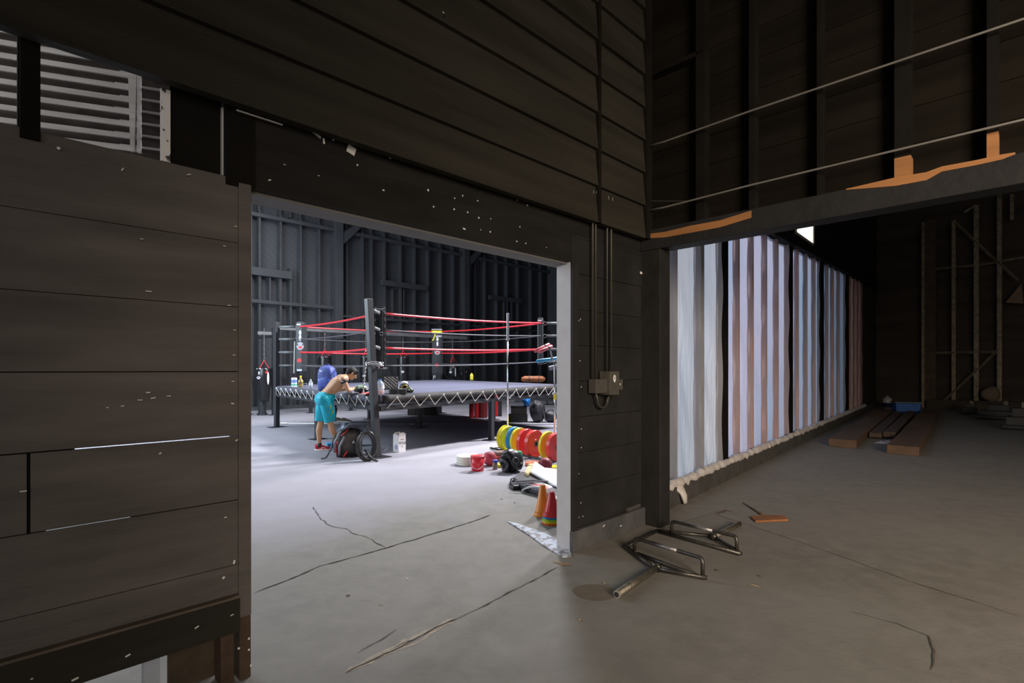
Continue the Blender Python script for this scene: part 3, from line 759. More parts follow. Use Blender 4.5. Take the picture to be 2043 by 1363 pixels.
for i, (z0,z1,wd,th) in {1:(1.45,2.72,.26,.20), 2:(1.30,2.82,.34,.26), 3:(1.62,2.80,.20,.15)}.items():
    pd, yw = pad(i, z0, z1, wd, th, .08)
    d = wd*.5
    if i == 1: fy = -.135
    elif i == 2: fy = -.140
    else: fy = -.115
    if i in (1,2):
        camplane(pd, (0.02,fy,z0+(z1-z0)*.51), .19, .20, mat('badge_white',(.5,.5,.55),.5), 'round_badge'); camplane(pd, (0.02,fy-.003,z0+(z1-z0)*.51-.035), .10, .06, RED, 'badge_centre'); camplane(pd, (-.05,fy-.003,z0+(z1-z0)*.51+.03), .03, .05, RINGBLK, 'badge_spot'); camplane(pd, (.09,fy-.003,z0+(z1-z0)*.51+.03), .03, .05, RINGBLK, 'badge_spot')
        camplane(pd, (0.0,fy,z0+(z1-z0)*.22), .12, .11, RED, 'red_emblem')
        camplane(pd, (0.02,fy,z0+(z1-z0)*.78), .07, .12, WHT, 'white_emblem'); camplane(pd, (0.02,fy,z0+(z1-z0)*.68), .06, .16, WHT, 'white_emblem')
    if i == 2:
        camplane(pd, (0,fy,z1-.10), .36, .09, YEL, 'yellow_band', 'box'); text('J', .24, 'yellow_script', YEL, pd, (-.10,fy-.002,z1-.25), (R(90),0,0), shear=.3)
        text('ason', .11, 'white_script', WHT, pd, (.06,fy-.002,z1-.23), (R(90),0,0), shear=.3)
        camplane(pd, (0,fy,z1-.01), .34, .015, WHT, 'white_piping', 'box')
    else:
        camplane(pd, (-.02,fy,z1-.07), .10, .035, WHT, 'white_label', 'box')
    if i == 1:
        b = MB(); b.tube([(-.16,-.06,z0-.05),(-.14,-.06,z1-.5)],.03,6); b.build('side_piping', mat('grey_piping',(.3,.31,.3),.5), pd)
        camplane(pd, (0.0,fy,z0+.03), .13, .05, mat('pale_blue_print',(.6,.7,.85),.5), 'pale_label', 'box')
# low tension cable along the floor through the leg feet
b = MB(); c1, c2, c3 = P2+Vector((.1,0,.10)), CEN+Vector((-.1,-.05,.10)), P4+Vector((-.1,0,.10))
b.tube([rl(c1), rl(c2)], .008); b.tube([rl(CEN+Vector((.1,0,.1))), rl(c3)], .008); b.tube([rl(CEN+Vector((0,0,.1))), rl(P1+Vector((.05,.1,.1)))], .004)
for p in (lerp(c1,c2,.97), lerp(c1,c2,.03)): b.tube([rl(p)+Vector((-.07,0,0)), rl(p)+Vector((.07,0,0))], .022)
b.build('tension_cable', STEEL, ring)
# chain wound round the near post
ch = MB(); N_ = 34
def link(b, c, d, u, s=.020, r=.0045):
    v = d.normalized(); u = (u - v*u.dot(v)).normalized()
    pts = [c + v*(s*1.35*math.cos(a)) + u*(s*.75*math.sin(a)) for a in [2*math.pi*i/10 for i in range(10)]]
    b.tube(pts, r, 5, closed=True)
path = []
for k in range(N_*2):
    a = 2*math.pi*k/N_; rr = .118
    path.append(Vector((rr*max(-.98,min(.98,1.25*math.cos(a))), rr*max(-.98,min(.98,1.25*math.sin(a))), 1.575+.03*math.sin(a*1.5+.5)+.0006*k)))
for k in range(len(path)-1):
    link(ch, path[k], path[k+1]-path[k], Vector((0,0,1)) if k%2 else path[k])
for k in range(14): link(ch, Vector((-.125-.003*k, -.10, 1.56-.034*k)), Vector((0,0,-1)), Vector((1,0,0)) if k%2 else Vector((0,1,0)))
o = ch.build('steel_chain', CHROME, loc=P1+Vector((-.088,0,0))); tag(o, 'steel chain wound around the near ring post just above the canvas', 'chain')
# ---------------------------------------------------------------- things on the ring canvas
def czat(p):    # canvas height at a plan position
    q = Vector((p[0],p[1],0)) - P1
    det = av.x*bv.y-av.y*bv.x; u = (q.x*bv.y-q.y*bv.x)/det; v = (av.x*q.y-av.y*q.x)/det
    return cz[0]*(1-u)*(1-v)+cz[1]*u*(1-v)+cz[2]*u*v+cz[3]*(1-u)*v + .002
def onring(px, py):
    z = 1.07
    for _ in range(12):
        Y = (HC-z)*FPX/(py-HY); p = ((px-CX)/FPX*Y, Y); z = .5*z+.5*czat(p)
    return Vector((p[0], p[1], czat(p)))
def ringat(px, t_in):  # point on ray px, t_in metres inside the front edges
    k = (px-CX)/FPX; best = None
    for i in range(400):
        Y = 8+.025*i; q = Vector((k*Y, Y, 0))-P1
        det = av.x*bv.y-av.y*bv.x; u = (q.x*bv.y-q.y*bv.x)/det; v = (av.x*q.y-av.y*q.x)/det
        if u > 0.002 and v > 0.002: 
            Y += t_in; p = (k*Y, Y); return Vector((p[0], p[1], czat(p)))
def bottle(name, label, cat, loc, r, h, body, capm, capn='cap', lab=None):
    t = thing(name, label, cat, loc)
    b = MB(); b.lathe([(r*.8,0),(r,.01),(r,h*.28),(r*.93,h*.36),(r,h*.46),(r*.98,h*.66),(r*.62,h*.82),(r*.34,h*.90),(r*.34,h*.95)], 18); b.build('bottle_body', body, t, smooth=True)
    b = MB(); b.lathe([(r*.38,h*.93),(r*.38,h),(r*.2,h)], 14); b.build(capn, capm, t)
    if lab:
        b = MB(); b.lathe([(r*1.02,h*.38),(r*1.02,h*.62)], 18, cap=False); b.build('label_band', lab, t, smooth=True)
    return t
CLEAR = mat('clear_plastic', (0.82,0.88,0.95), .12, var=.02, trans=.75, ior=1.2)
p = ringat(587, .38)
t = thing('wipes_canister', 'white cleaning wipes canister with blue and green label on left end of ring', 'canister', p)
b = MB(); b.lathe([(.065,0),(.065,.19)], 20); b.build('canister_body', mat('canister_white',(.75,.78,.80),.4), t, smooth=False)
b = MB(); b.lathe([(.067,.19),(.067,.215),(.05,.222)], 20); b.build('lid', WHT, t)
b = MB(); b.lathe([(.0665,.03),(.0665,.065)], 20, cap=False); b.build('green_band', mat('green_band',(.05,.42,.25),.5), t)
b = MB(); b.lathe([(.0665,.10),(.0665,.17)], 20, cap=False); b.build('blue_band', mat('blue_band',(.15,.25,.6),.5), t)
p = ringat(600, .40)
t = thing('juice_jug', 'gold brown labelled jug with narrow neck beside the wipes canister', 'jug', p)
b = MB(); b.lathe([(.05,0),(.06,.01),(.06,.13),(.05,.17),(.022,.20),(.02,.25)], 18); b.build('jug_body', mat('gold_jug',(.42,.33,.10),.35,col2=(.16,.08,.03),scale=14,thr=(.45,.5)), t, smooth=True)
b = MB(); b.lathe([(.025,.245),(.025,.275)], 12); b.build('cap', YEL, t)
bottle('water_bottle', 'small clear water bottle standing between the gold jug and blue backpack', 'bottle', ringat(620, .12), .042, .21, CLEAR, WHT, lab=mat('pale_label',(.7,.72,.85),.5))
p = ringat(608, .34); t = thing('phone_stand', 'small dark phone stand with clear sides beside the gold jug', 'phone stand', p)
b = MB(); b.box(-.05,.05,-.02,.02,0,.012); b.tube([(-.045,0,.01),(-.045,.01,.10),(.045,.01,.10),(.045,0,.01)],.006,6); b.build('stand_frame', STEEL, t)
bottle('water_bottle', 'tall clear water bottle with blue cap just right of the near ring post', 'bottle', ringat(758, .14)+Vector((0,0,0)), .075, .275, mat('blue_clear',(.70,.80,.93),.15,trans=.6,ior=1.2), mat('blue_cap',(.1,.2,.6),.4), lab=mat('pale_label',(.7,.72,.85),.5))

# backpacks
def backpack(name, label, loc, rz, w, d, h, m1, m2, lean=0, extras=None):
    t = thing(name, label, 'backpack', loc, rz)
    def f(dv):
        return 1.0
    rs_ = []
    for i in range(13):
        z = i/12; s_ = (0.93+.09*math.sin(math.pi*min(1,z*1.05)))*(1 if z < .80 else math.sqrt(max(.02,1-((z-.80)/.20)**2*.90)))*(1+.018*math.sin(z*31))
        bulge = 1+.18*math.sin(math.pi*z)
        ring_ = []
        for j in range(20):
            a = 2*math.pi*j/20; c_, q_ = math.cos(a), math.sin(a)
            x = math.copysign(abs(c_)**.5, c_)*w/2*s_*(1-.16*z*z); y = math.copysign(abs(q_)**.5, q_)*d/2*s_*bulge*(1+.04*math.sin(5*a+9*z))
            ring_.append((x, y + lean*z*h, z*h))
        rs_.append(ring_)
    b = MB(); b.rings(rs_); b.build('pack_body', m1, t, smooth=True)
    # front pocket
    b = MB(); rs_ = []
    for i in range(9):
        z = .08+.50*i/8; s_ = math.sin(math.pi*(i+.6)/9.2)**.4
        rs_.append([(w*.40*s_*math.copysign(abs(math.cos(a))**.6,math.cos(a)), -d*.5+lean*z*h-.02*s_+ -.055*s_*max(0,-math.sin(a))+.03, z*h+.0) for a in [2*math.pi*j/16 for j in range(16)]])
    b.rings(rs_); b.build('front_pocket', m2, t, smooth=True)
    b = MB(); b.tube([(-.05,lean*h,h*.97),(-.035,lean*h,h*1.05),(.035,lean*h,h*1.05),(.05,lean*h,h*.97)], .010, 6, flat=.5); b.build('grab_handle', m2, t)
    for s_ in (-1,1):
        b = MB(); b.tube([(s_*w*.22, d*.42+lean*h*.9, h*.90),(s_*w*.26, d*.72+lean*h*.7, h*.66),(s_*w*.30, d*.62+lean*h*.3, h*.3),(s_*w*.36, d*.40, h*.08)], .022, 8, flat=.35); b.build('shoulder_strap', m2, t, smooth=True)
    b = MB(); b.tube([(-w*.46,-d*.28+lean*h*.5,h*.25),(-w*.50,-d*.22+lean*h*.7,h*.6),(-w*.3,-d*.30+lean*h*.88,h*.86),(w*.3,-d*.30+lean*h*.88,h*.86),(w*.50,-d*.22+lean*h*.7,h*.6),(w*.46,-d*.28+lean*h*.5,h*.25)], .006, 6); b.build('zipper', m2, t)
    return t
BLUEP = mat('blue_nylon', (0.050,0.075,0.30), .55, var=.25, scale=5, bump=.5, bscale=9)
BLUEP2 = mat('blue_nylon_panel', (0.06,0.10,0.40), .5, var=.2, scale=7, bump=.5, bscale=9)
bp1 = backpack('backpack', 'blue backpack standing on the left ring edge behind the bending man', ringat(653,.25)+Vector((0,0,.0)), R(-6), .36, .27, .52, BLUEP, BLUEP2)
camplane(bp1, (-.06,-.185,.40), .06, .03, WHT, 'white_logo'); camplane(bp1, (-.10,-.19,.22), .012, .03, WHT, 'zip_tag', 'box')
fb = fl(688, 912)
GREYP = mat('grey_nylon', (0.22,0.22,0.25), .55, var=.2, scale=6, bump=.4, bscale=9)
BLKP = mat('black_nylon', (0.022,0.022,0.026), .5, var=.2, scale=6, bump=.6, bscale=7)
bp2 = backpack('backpack', 'black and grey backpack with red trim slumped on the floor beside the ring post', fb+Vector((.03,.12,0)), R(22), .44, .30, .50, BLKP, BLKP)
for (pts, m, r) in (([(-.21,-.12,.06),(-.22,-.10,.22),(-.13,-.15,.38),(-.02,-.14,.47)], RED, .014), ([(-.235,-.07,.08),(-.235,-.06,.24),(-.16,-.10,.42)], GREYP, .035), ([(-.17,-.16,.05),(-.16,-.17,.2),(-.08,-.18,.36)], GREYP, .035), ([(-.10,-.19,.02),(-.04,-.20,.12)], RED, .024)):
    b = MB(); b.tube(pts, r, 8, flat=.6); b.build('side_trim', m, bp2, smooth=True)
b = MB(); b.tube([(-.20,.05,.36),(-.26,-.02,.30),(-.30,-.12,.14),(-.38,-.18,.02),(-.46,-.20,.012)], .017, 8, flat=.4); b.build('loose_strap', BLKP, bp2, smooth=True)
b = MB(); b.tube([(-.12,-.10,.46),(.0,-.12,.53),(.12,-.08,.50),(.22,-.02,.42)], [.06,.07,.065,.03], 10, flat=.5); b.build('top_flap', mat('slate_nylon',(0.045,0.05,0.07),.5,var=.15,bump=.4), bp2, smooth=True)
text('A', .07, 'white_logo', WHT, bp2, (.06,-.215,.26), (R(84),0,0))
# second bag, blue and slate, between man and backpack
t = thing('gym_bag', 'slate blue drawstring bag with white label behind the floor backpack', 'bag', fl(684, 893)+Vector((.02,.18,0)), R(15))
b = MB(); b.ell((0,0,.22), (.19,.14,.235), n=18, m=12, f=lambda d: 1+.08*math.sin(5*d.x+3*d.z)); b.build('bag_body', mat('slate_blue_nylon',(0.07,0.10,0.16),.6,var=.3,bump=.5), t, smooth=True)
b = MB(); b.tube([(-.13,-.13,.30),(-.05,-.12,.41)], .028, 6, flat=.3); b.build('white_label', WHT, t)
t = thing('blue_box', 'bright blue shoe box half hidden beside the man\'s red shoe', 'box', fl(666, 895)+Vector((0,.05,0)), R(25))
b = MB(); b.box(-.14,.14,-.09,.09,0,.08); b.build('box_body', mat('bright_blue_card',(0.02,0.28,0.62),.5), t, bevel=.004)
b = MB(); b.box(-.145,.145,-.095,.095,.08,.105); b.build('lid', mat('bright_blue_lid',(0.03,0.34,0.70),.5), t, bevel=.004)

# cap, cloths, foam case, headgear on near ring corner
p = ringat(721, .16); t = thing('cap', 'green and white cap lying on a black pouch near the man\'s hands', 'cap', p)
b = MB(); b.ell((0,0,.055), (.14,.10,.055), n=18, m=10, f=lambda d:1+.06*math.sin(7*d.x)); b.build('black_pouch', VINYL, t, smooth=True)
b = MB(); b.ell((0,0,.10), (.11,.09,.05), n=18, m=8, f=lambda d:1+.05*math.sin(6*d.x+2)); b.build('cap_crown', mat('green_white_cloth',(.16,.30,.12),.8,col2=(.6,.65,.6),scale=22,thr=(.42,.5)), t, smooth=True)
b = MB(); b.ell((-.09,-.05,.015), (.07,.05,.012)); b.build('white_paper', WHT, t, smooth=True)
def cloth(name, label, cat, loc, w, d, h, m, seed=0, rz=0):
    rs_ = random.Random(seed); ph = [rs_.uniform(0,6) for _ in range(6)]
    def fn(u, v):
        x, y = (u-.5)*w, (v-.5)*d; e = (1-(2*u-1)**4)*(1-(2*v-1)**4)
        z = h*e*(.45+.3*math.sin(9*u+ph[0])*math.sin(7*v+ph[1])+.25*math.sin(15*u*v+ph[2]))
        return Vector((x*(1+.08*math.sin(8*v+ph[3])), y*(1+.1*math.sin(7*u+ph[4])), max(.004, z+.006)))
    b = MB(); b.grid(fn, 18, 14); o = b.build(name, m, loc=loc, rz=rz, smooth=True, solid=.005); return tag(o, label, cat)
cloth('red_shirt', 'crumpled red and white shirt draped at the near ring corner', 'shirt', ringat(747,.17)+Vector((-.02,.02,.004)), .42, .22, .07, mat('red_cloth',(.70,.08,.06),.8,col2=(.75,.6,.6),scale=7,thr=(.38,.42)), 3, R(30))
p = ringat(776, .22); t = thing('foam_case', 'open black equipment case with grey egg crate foam in its lid on the ring', 'case', p, R(2))
b = MB(); b.box(-.13,.30,-.02,.17,.0,.085); b.box(-.10,-.02,-.028,-.02,.01,.07); b.build('case_base', mat('case_black',(0.02,0.022,0.025),.4), t, bevel=.008)
b = MB(); b.box(-.12,.0,-.03,-.022,.012,.075); b.build('metal_plate', mat('pale_metal',(.5,.53,.56),.4,metal=.5), t)
for x in (.02, .17): b = MB(); b.box(x-.012,x+.012,-.032,-.02,.01,.09); b.build('latch', CHROME, t)
MF = bpy.data.materials.new('egg_crate_foam'); MF.use_nodes = True
nt = MF.node_tree; wv = nt.nodes.new('ShaderNodeTexWave'); wv.inputs['Scale'].default_value = 9; wv.bands_direction = 'DIAGONAL'; wv.inputs['Distortion'].default_value = 1.5
tc = nt.nodes.new('ShaderNodeTexCoord'); nt.links.new(tc.outputs['Object'], wv.inputs[0]); cr = nt.nodes.new('ShaderNodeValToRGB')
cr.color_ramp.elements[0].color = (.03,.03,.032,1); cr.color_ramp.elements[1].color = (.55,.53,.52,1); nt.links.new(wv.outputs[1], cr.inputs[0]); nt.links.new(cr.outputs[0], nt.nodes['Principled BSDF'].inputs['Base Color'])
b = MB(); M = Matrix.Translation((0,.15,.085)) @ Matrix.Rotation(R(-14),4,'X'); b.box(-.13,.125,.0,.045,0,.235, M)
lid = b.build('case_lid', BLKP, t, bevel=.006)
b = MB(); b.grid(lambda u,v: M@Vector((-.12+.235*u, -.004-.010*math.sin(u*30)*math.sin(v*30), .01+.215*v)), 40, 36); b.build('foam_lining', MF, lid, smooth=True)
def headgear(name, label, loc, rz, s, shell, trim, rot=None):
    t = thing(name, label, 'headgear', loc, rz)
    if rot: t.rotation_euler = rot
    b = MB(); n = 28; rs_ = []
    # open-faced padded helmet: thick shell with face opening
    for i in range(11):
        th = -.95+ (math.pi/2+.95)*i/10
        ring_ = []
        for j in range(n):
            a = 2*math.pi*j/n
            front = math.cos(a)
            rr = math.cos(th)*(1+.05*math.sin(6*a))
            z = math.sin(th)
            cut = max(0, front-.45)*1.3 if -.75 < z < .35 else 0
            ring_.append((s*rr*(.9*front - cut*.55), s*.82*rr*math.sin(a), s*(1.0+z)*.98))
        rs_.append(ring_)
    b.rings(rs_); b.build('padded_shell', shell, t, smooth=True)
    # face opening: dark recess with padded cheek and brow rolls
    b = MB(); pts = [(s*(.60+.28*math.cos(a)*0), s*.46*math.cos(a), s*(.95+.42*math.sin(a))) for a in [2*math.pi*k/20 for k in range(20)]]
    pts = [(s*(.80-.35*abs(p[1]/(s*.46))**2*.6), p[1], p[2]) for p in pts]
    b.tube(pts, s*.13, 8, closed=True); b.build('face_padding', trim, t, smooth=True)
    b = MB(); b.ell((s*.50,0,s*.95), (s*.20,s*.42,s*.38)); b.build('face_opening', mat('dark_lining',(.01,.01,.01),.9), t, smooth=True)
    for sy in (-1,1):
        b = MB(); b.tube(arc((s*.05, sy*s*.84, s*.95), s*.20, 0, 6.28, 14, (1,0,0),(0,0,1))[:-1], s*.06, 6, closed=True); b.build('ear_ring', trim, t, smooth=True)
        b = MB(); b.tube([(s*.1,sy*s*.78,s*.25),(s*.3,sy*s*.45,s*.02),(s*.35,0,-s*.02+.02)], s*.05, 6, flat=.4); b.build('chin_strap', trim, t)
    return t
p = ringat(807, .35)
MC = mat('slate_vinyl', (.05,.07,.085), .35)
t = headgear('boxing_helmet', 'slate and white head guard with yellow interior lying open on the ring', p, R(-75), .105, MC, mat('yellow_padding',(.62,.45,.03),.45,col2=(.15,.1,.02),scale=12))
b = MB(); b.ell((.01,0,.185), (.07,.065,.032)); b.build('white_top_patch', mat('white_patch',(.75,.74,.75),.5,col2=(.7,.35,.2),scale=18,thr=(.38,.45)), t, smooth=True)
p = ringat(806, .08); t = thing('boxing_glove', 'dark green and black boxing glove lying in front of the open head guard', 'glove', p+Vector((0,.10,0)), R(5))
b = MB(); b.tube([(-.11,0,.045),(-.05,0,.05),(.03,0,.06),(.10,0,.055),(.15,0,.04)], [.035,.042,.052,.058,.03], 14, flat=.85); b.build('glove_body', mat('glove_dark_green',(.02,.04,.03),.3,col2=(.05,.07,.02),scale=12), t, smooth=True)
b = MB(); b.tube([(.0,-.035,.05),(.05,-.06,.055),(.09,-.055,.05)], [.02,.026,.018], 10); b.build('thumb', VINYL, t, smooth=True)
b = MB(); b.tube([(-.12,0,.045),(-.06,0,.048)], [.044,.046], 14, flat=.9); b.build('cuff', mat('grey_cuff',(.25,.26,.25),.5), t, smooth=True)
# far canvas items
bottle('drink_bottle', 'yellow drink bottle with black cap far back on the ring canvas', 'bottle', onring(941, 759), .055, .25, YEL, BLKP)
t = thing('duffel_bag', 'long orange brown leather duffel lying at the right side of the ring canvas', 'duffel bag', onring(1064, 763), R(12))
b = MB(); b.tube([(-.34,0,.09),(-.26,0,.095),(.26,0,.095),(.34,0,.09)], [.06,.095,.095,.05], 16, flat=.9); b.build('bag_body', mat('orange_leather',(.24,.070,.018),.6,var=.3,scale=7,bump=.3), t, smooth=True)
for x in (-.14,.14): b = MB(); b.tube(arc((x,0,.095),.098,0,6.28,16,(0,1,0),(0,0,1)),.008,5); b.build('strap', BLKP, t)
t = thing('glitter_bag', 'small black bag with glinting silver print by the bags beyond the ring', 'bag', K(964, 1.2)+Vector((0,0,0)), AR)
b = MB(); b.ell((0,0,1.22), (.36,.2,.34), f=lambda d:1+.07*math.sin(6*d.x+2*d.z)); b.lathe([(.22,0),(.22,.95)],14); b.build('bag_body', mat('glitter_black',(.02,.02,.02),.3,col2=(.55,.55,.5),scale=9,thr=(.30,.33)), t, smooth=True)

# ---------------------------------------------------------------- under and around the ring
def sneaker(name, label, loc, rz, L_, m, sole, parent=None, sock=None):
    t = thing(name, label, 'shoe', loc, rz) if parent is None else parent
    b = MB(); rs_ = []
    for i in range(13):
        u = i/12; x = L_*(u-.28)
        wd = L_*.19*(.72+.5*math.sin(math.pi*min(1,.25+u*.78)))*(1 if u < .9 else .72) * (0.6 if u in (0,) else 1)
        h = L_*(.36 if u < .30 else .36-.26*((u-.30)/.70)**.75)
        if i == 12: h = L_*.07; wd *= .6
        rs_.append([Vector((x, wd*.5*math.cos(a)*(1 if math.sin(a) < 0 else .82), .022+max(0,h*(.5+.5*math.sin(a))-.0))) for a in [2*math.pi*j/14 for j in range(14)]])
    b.rings(rs_); b2 = MB(); rs2 = []
    for z, g in ((0,.95),(.012,1.05),(.030,1.04)):
        rs2.append([Vector((L_*(.22+.51*math.cos(a)*g), L_*.165*g*math.sin(a)*(1.08 if math.cos(a) > 0 else .9), z+(.012 if math.cos(a) > .9 or math.cos(a) < -.95 else 0))) for a in [2*math.pi*j/24 for j in range(24)]])
    b2.rings(rs2)
    if parent is None:
        b.build('shoe_upper', m, t, smooth=True); b2.build('sole', sole, t, smooth=True)
        b3 = MB()
        for k in range(4): b3.tube([(L_*(.18+.08*k),-L_*.06,L_*(.31-.04*k)),(L_*(.20+.08*k),L_*.06,L_*(.31-.04*k))],.004,5)
        b3.build('laces', WHT, t)
    return t, (b, b2)
TANS = mat('tan_olive_suede', (.14,.12,.08), .8, var=.3, scale=9)
sneaker('sneaker', 'tan olive sneaker under the ring, the farther left of the pair', fl(675, 842), R(20), .31, TANS, mat('pale_sole',(.6,.6,.58),.6))
sneaker('sneaker', 'tan olive sneaker under the ring, lying nearer right of the pair', fl(688, 843), R(-8), .31, TANS, mat('pale_sole',(.6,.6,.58),.6))
# hanging black strap garment
b = MB(); p0 = at(668,805,10.6); rsn = random.Random(5)
b.tube([p0+Vector((0,0,.0)), p0+Vector((.02,0,-.12)), p0+Vector((-.01,.01,-.25)), p0+Vector((.015,0,-.36))], [.03,.055,.06,.035], 9, flat=.5)
o = b.build('hanging_vest', BLKP, smooth=True); tag(o, 'black vest hanging from the ring edge behind the man\'s shorts', 'vest')
def crate(name, label, cat, px0, px1, py, h, m, dep=.5, rz=0, m2=None, panels=0):
    a = fl(px0, py); c = fl(px1, py); wd = (c-a).length
    t = thing(name, label, cat, (a+c)/2+Vector((0,dep/2,0)), rz)
    b = MB(); b.box(-wd/2, wd/2, -dep/2, dep/2, 0, h); b.build('box_body', m, t, bevel=.012)
    for i in range(panels):
        x = -wd/2+wd*(i+.5)/panels
        b = MB(); b.box(x-wd*.33/panels, x+wd*.33/panels, -dep/2-.012, -dep/2, .02, h-.02); b.build('raised_panel', m2 or m, t, bevel=.004)
    return t
REDPAD = mat('red_foam_pad', (.50,.015,.02), .5, var=.1)
DRED = mat('dark_red_pad', (.16,.01,.012), .6)
# upright red folding mats beneath the ring
p0 = fl(940, 834)
for i, (px0, px1, m, lab) in enumerate(((936,944,REDPAD,'upright red foam block under the ring, leftmost of four'),(946,955,REDPAD,'upright bright red foam block under the ring, second from left'),(956,972,DRED,'wide dark red foam block under the ring'),(985,993,REDPAD,'red foam block under the ring just right of the front leg'))):
    crate('foam_block', lab, 'foam block', px0, px1, 834 if i != 3 else 831, .64, m, .35, m2=m, panels=1)['group'] = 'red foam blocks under the ring'
crate('foam_block', 'black foam block standing right of the red blocks under the ring', 'foam block', 994, 1001, 831, .62, BLKP, .4, panels=1)
crate('timber_support', 'dark weathered timber support block under the ring centre', 'support block', 813, 871, 829, .38, mat('dark_timber',(.045,.038,.035),.8,var=.4,bump=.3), .5, R(0), panels=3)
crate('pale_bench', 'grey padded bench low beyond the ring, left of the red blocks', 'bench', 917, 936, 808, .42, mat('grey_vinyl',(.16,.17,.18),.6), .5, panels=1)
crate('pale_bench', 'grey padded box beyond the ring, right of the red blocks', 'box', 1001, 1027, 804, .5, mat('grey_vinyl',(.16,.17,.18),.6), .5, panels=2)
# gear pile
q = fl(1042, 843)
t = thing('gear_box', 'black stepped plastic gear box beyond the ring, right of the steel bar', 'gear box', q+Vector((-.05,.15,0)))
b = MB(); b.box(-.34,.20,-.2,.2,0,.22); b.box(-.27,.18,-.18,.18,.22,.42); b.box(-.28,.19,-.19,.19,.42,.45); b.build('box_body', VINYL, t, bevel=.012)
t = thing('black_bag', 'black kit bag slumped against the gear box beneath the blue glove', 'bag', q+Vector((.42,.02,0)), R(-10))
b = MB(); b.ell((0,0,.30), (.22,.2,.31), n=20, m=14, f=lambda d:1+.09*math.sin(7*d.x+4*d.z)+.05*math.sin(9*d.y)); b.build('bag_body', BLKP, t, smooth=True)
b = MB(); b.tube([(-.15,-.1,.45),(-.05,-.17,.62),(.1,-.12,.6),(.2,-.1,.3),(.25,-.12,.02)], .014, 6, flat=.4); b.build('strap', GREYP, t)
t = thing('black_bag', 'small black round bag on the floor right of the kit bag', 'bag', q+Vector((.80,.05,0)))
b = MB(); b.ell((0,0,.17), (.20,.16,.17), f=lambda d:1+.05*math.sin(6*d.z+3*d.x)); b.build('bag_body', BLKP, t, smooth=True)
b = MB(); b.tube(arc((0,-.02,.25),.12,.3,2.8,10),.012,6); b.build('strap', BLKR, t)
t = thing('blue_glove', 'bright blue boxing glove on top of the black gear pile', 'glove', q+Vector((.13,.05,.452)), R(20))
b = MB(); b.tube([(0,0,.005),(0,0,.06),(-.01,0,.13),(-.02,0,.20),(-.02,0,.26)], [.07,.085,.115,.12,.06], 14); b.build('glove_body', mat('blue_vinyl',(.02,.17,.50),.3), t, smooth=True)
b = MB(); b.tube([(-.02,-.10,.10),(-.05,-.12,.17)], [.035,.03], 10); b.build('thumb', mat('blue_vinyl',(.02,.17,.50),.3), t, smooth=True)
# small black exercise wheel beyond
q = fl(1098, 808); t = thing('ab_wheel', 'small black exercise stand on the far floor right of the gear pile', 'exercise stand', q)
b = MB(); b.tube(arc((0,0,.16),.15,0,6.28,18,(1,0,0),(0,0,1))[:-1],.035,8,closed=True); b.box(-.28,.3,-.12,.12,0,.035); b.tube([(0,0,.16),(.05,0,.5)],.03); b.build('stand_body', RINGBLK, t)

# TITLE paper sack
q = fl(794, 903)+Vector((.0,.12,0)); t = thing('paper_bag', 'white open paper bag printed TITLE standing alone on the gym floor', 'paper bag', q, R(-42))
PAPER = mat('white_paper_bag', (.80,.79,.81), .7, var=.03, bump=.2)
b = MB(); wq, dq, hq = .085, .075, .29
o4 = [(-wq,-dq),(wq,-dq),(wq,dq),(-wq,dq)]
b.rings([[(x*k, y*k, z) for x, y in o4] for z, k in ((0,1),(hq*.5,1.02),(hq,1.0))], cap=False)
b._f([b.bm.verts.new((x,y,.001)) for x, y in o4])
b.build('bag_body', PAPER, t, solid=.002)
for (a, c, up) in (((-wq,-dq),(wq,-dq),(-.02,-.02,.03)),((wq,-dq),(wq,dq),(.0,.0,.055)),((-wq,-dq),(-wq,dq),(.0,.0,.055)),((wq,dq),(-wq,dq),(.01,.03,.04))):
    b = MB(); v = Vector(up)
    P = [Vector((a[0],a[1],hq)), Vector((c[0],c[1],hq)), Vector((c[0]*.6,c[1]*.75,hq))+v*1.1, Vector((a[0]*.8,a[1]*.75,hq))+v]
    b.rings([P,[p_+Vector((0,0,.002)) for p_ in P]]); b.build('top_flap', PAPER, t)
BPR = mat('black_print', (.03,.03,.035), .6)
for (fx, fy, ro) in ((wq+.004,0,R(90)),):
    text('TITLE', .064, 'black_lettering', BPR, t, (fx,fy,.16), (R(90),0,ro))
    text('BOXING', .022, 'small_print', mat('red_grey_print',(.35,.12,.12),.6), t, (fx,fy,.225), (R(90),0,ro))
    text('EST', .022, 'small_print', mat('red_grey_print',(.35,.12,.12),.6), t, (fx,fy,.10), (R(90),0,ro))
camplane(t, (.01,-dq-.008,.09), .07, .09, mat('violet_smudge',(.35,.38,.62),.6), 'blue_print')

# coil of heavy rubber hose leaning on the near ring post
q = fl(733, 921); t = thing('rubber_coil', 'coiled black rubber tubes leaning against the foot of the near ring post', 'coil', q+Vector((.0,.0,0)), R(25))
for i, (r_, dx, dz, tl) in enumerate(((.19,0,0,.1),(.165,.03,-.005,.18),(.17,-.03,.0,.02),(.14,.0,.03,.25))):
    b = MB(); b.tube([Vector((dx+.78*r_*math.cos(a), tl*(dz+.2+r_*1.25*math.sin(a))+.03*i, .245+dz+r_*1.25*math.sin(a))) for a in [2*math.pi*k/28 for k in range(28)]], .018, 8, closed=True)
    b.build('tube_loop', mat('rubber_grey',(.07,.075,.085),.35) if i % 2 else VINYL, t, smooth=True)
b = MB(); b.tube([(0,.1,.46),(.03,.08,.58),(.03,.1,.72),(.02,.12,.9)], [.03,.022,.015,.012], 8, flat=.6); b.build('hanging_strap', VINYL, t)
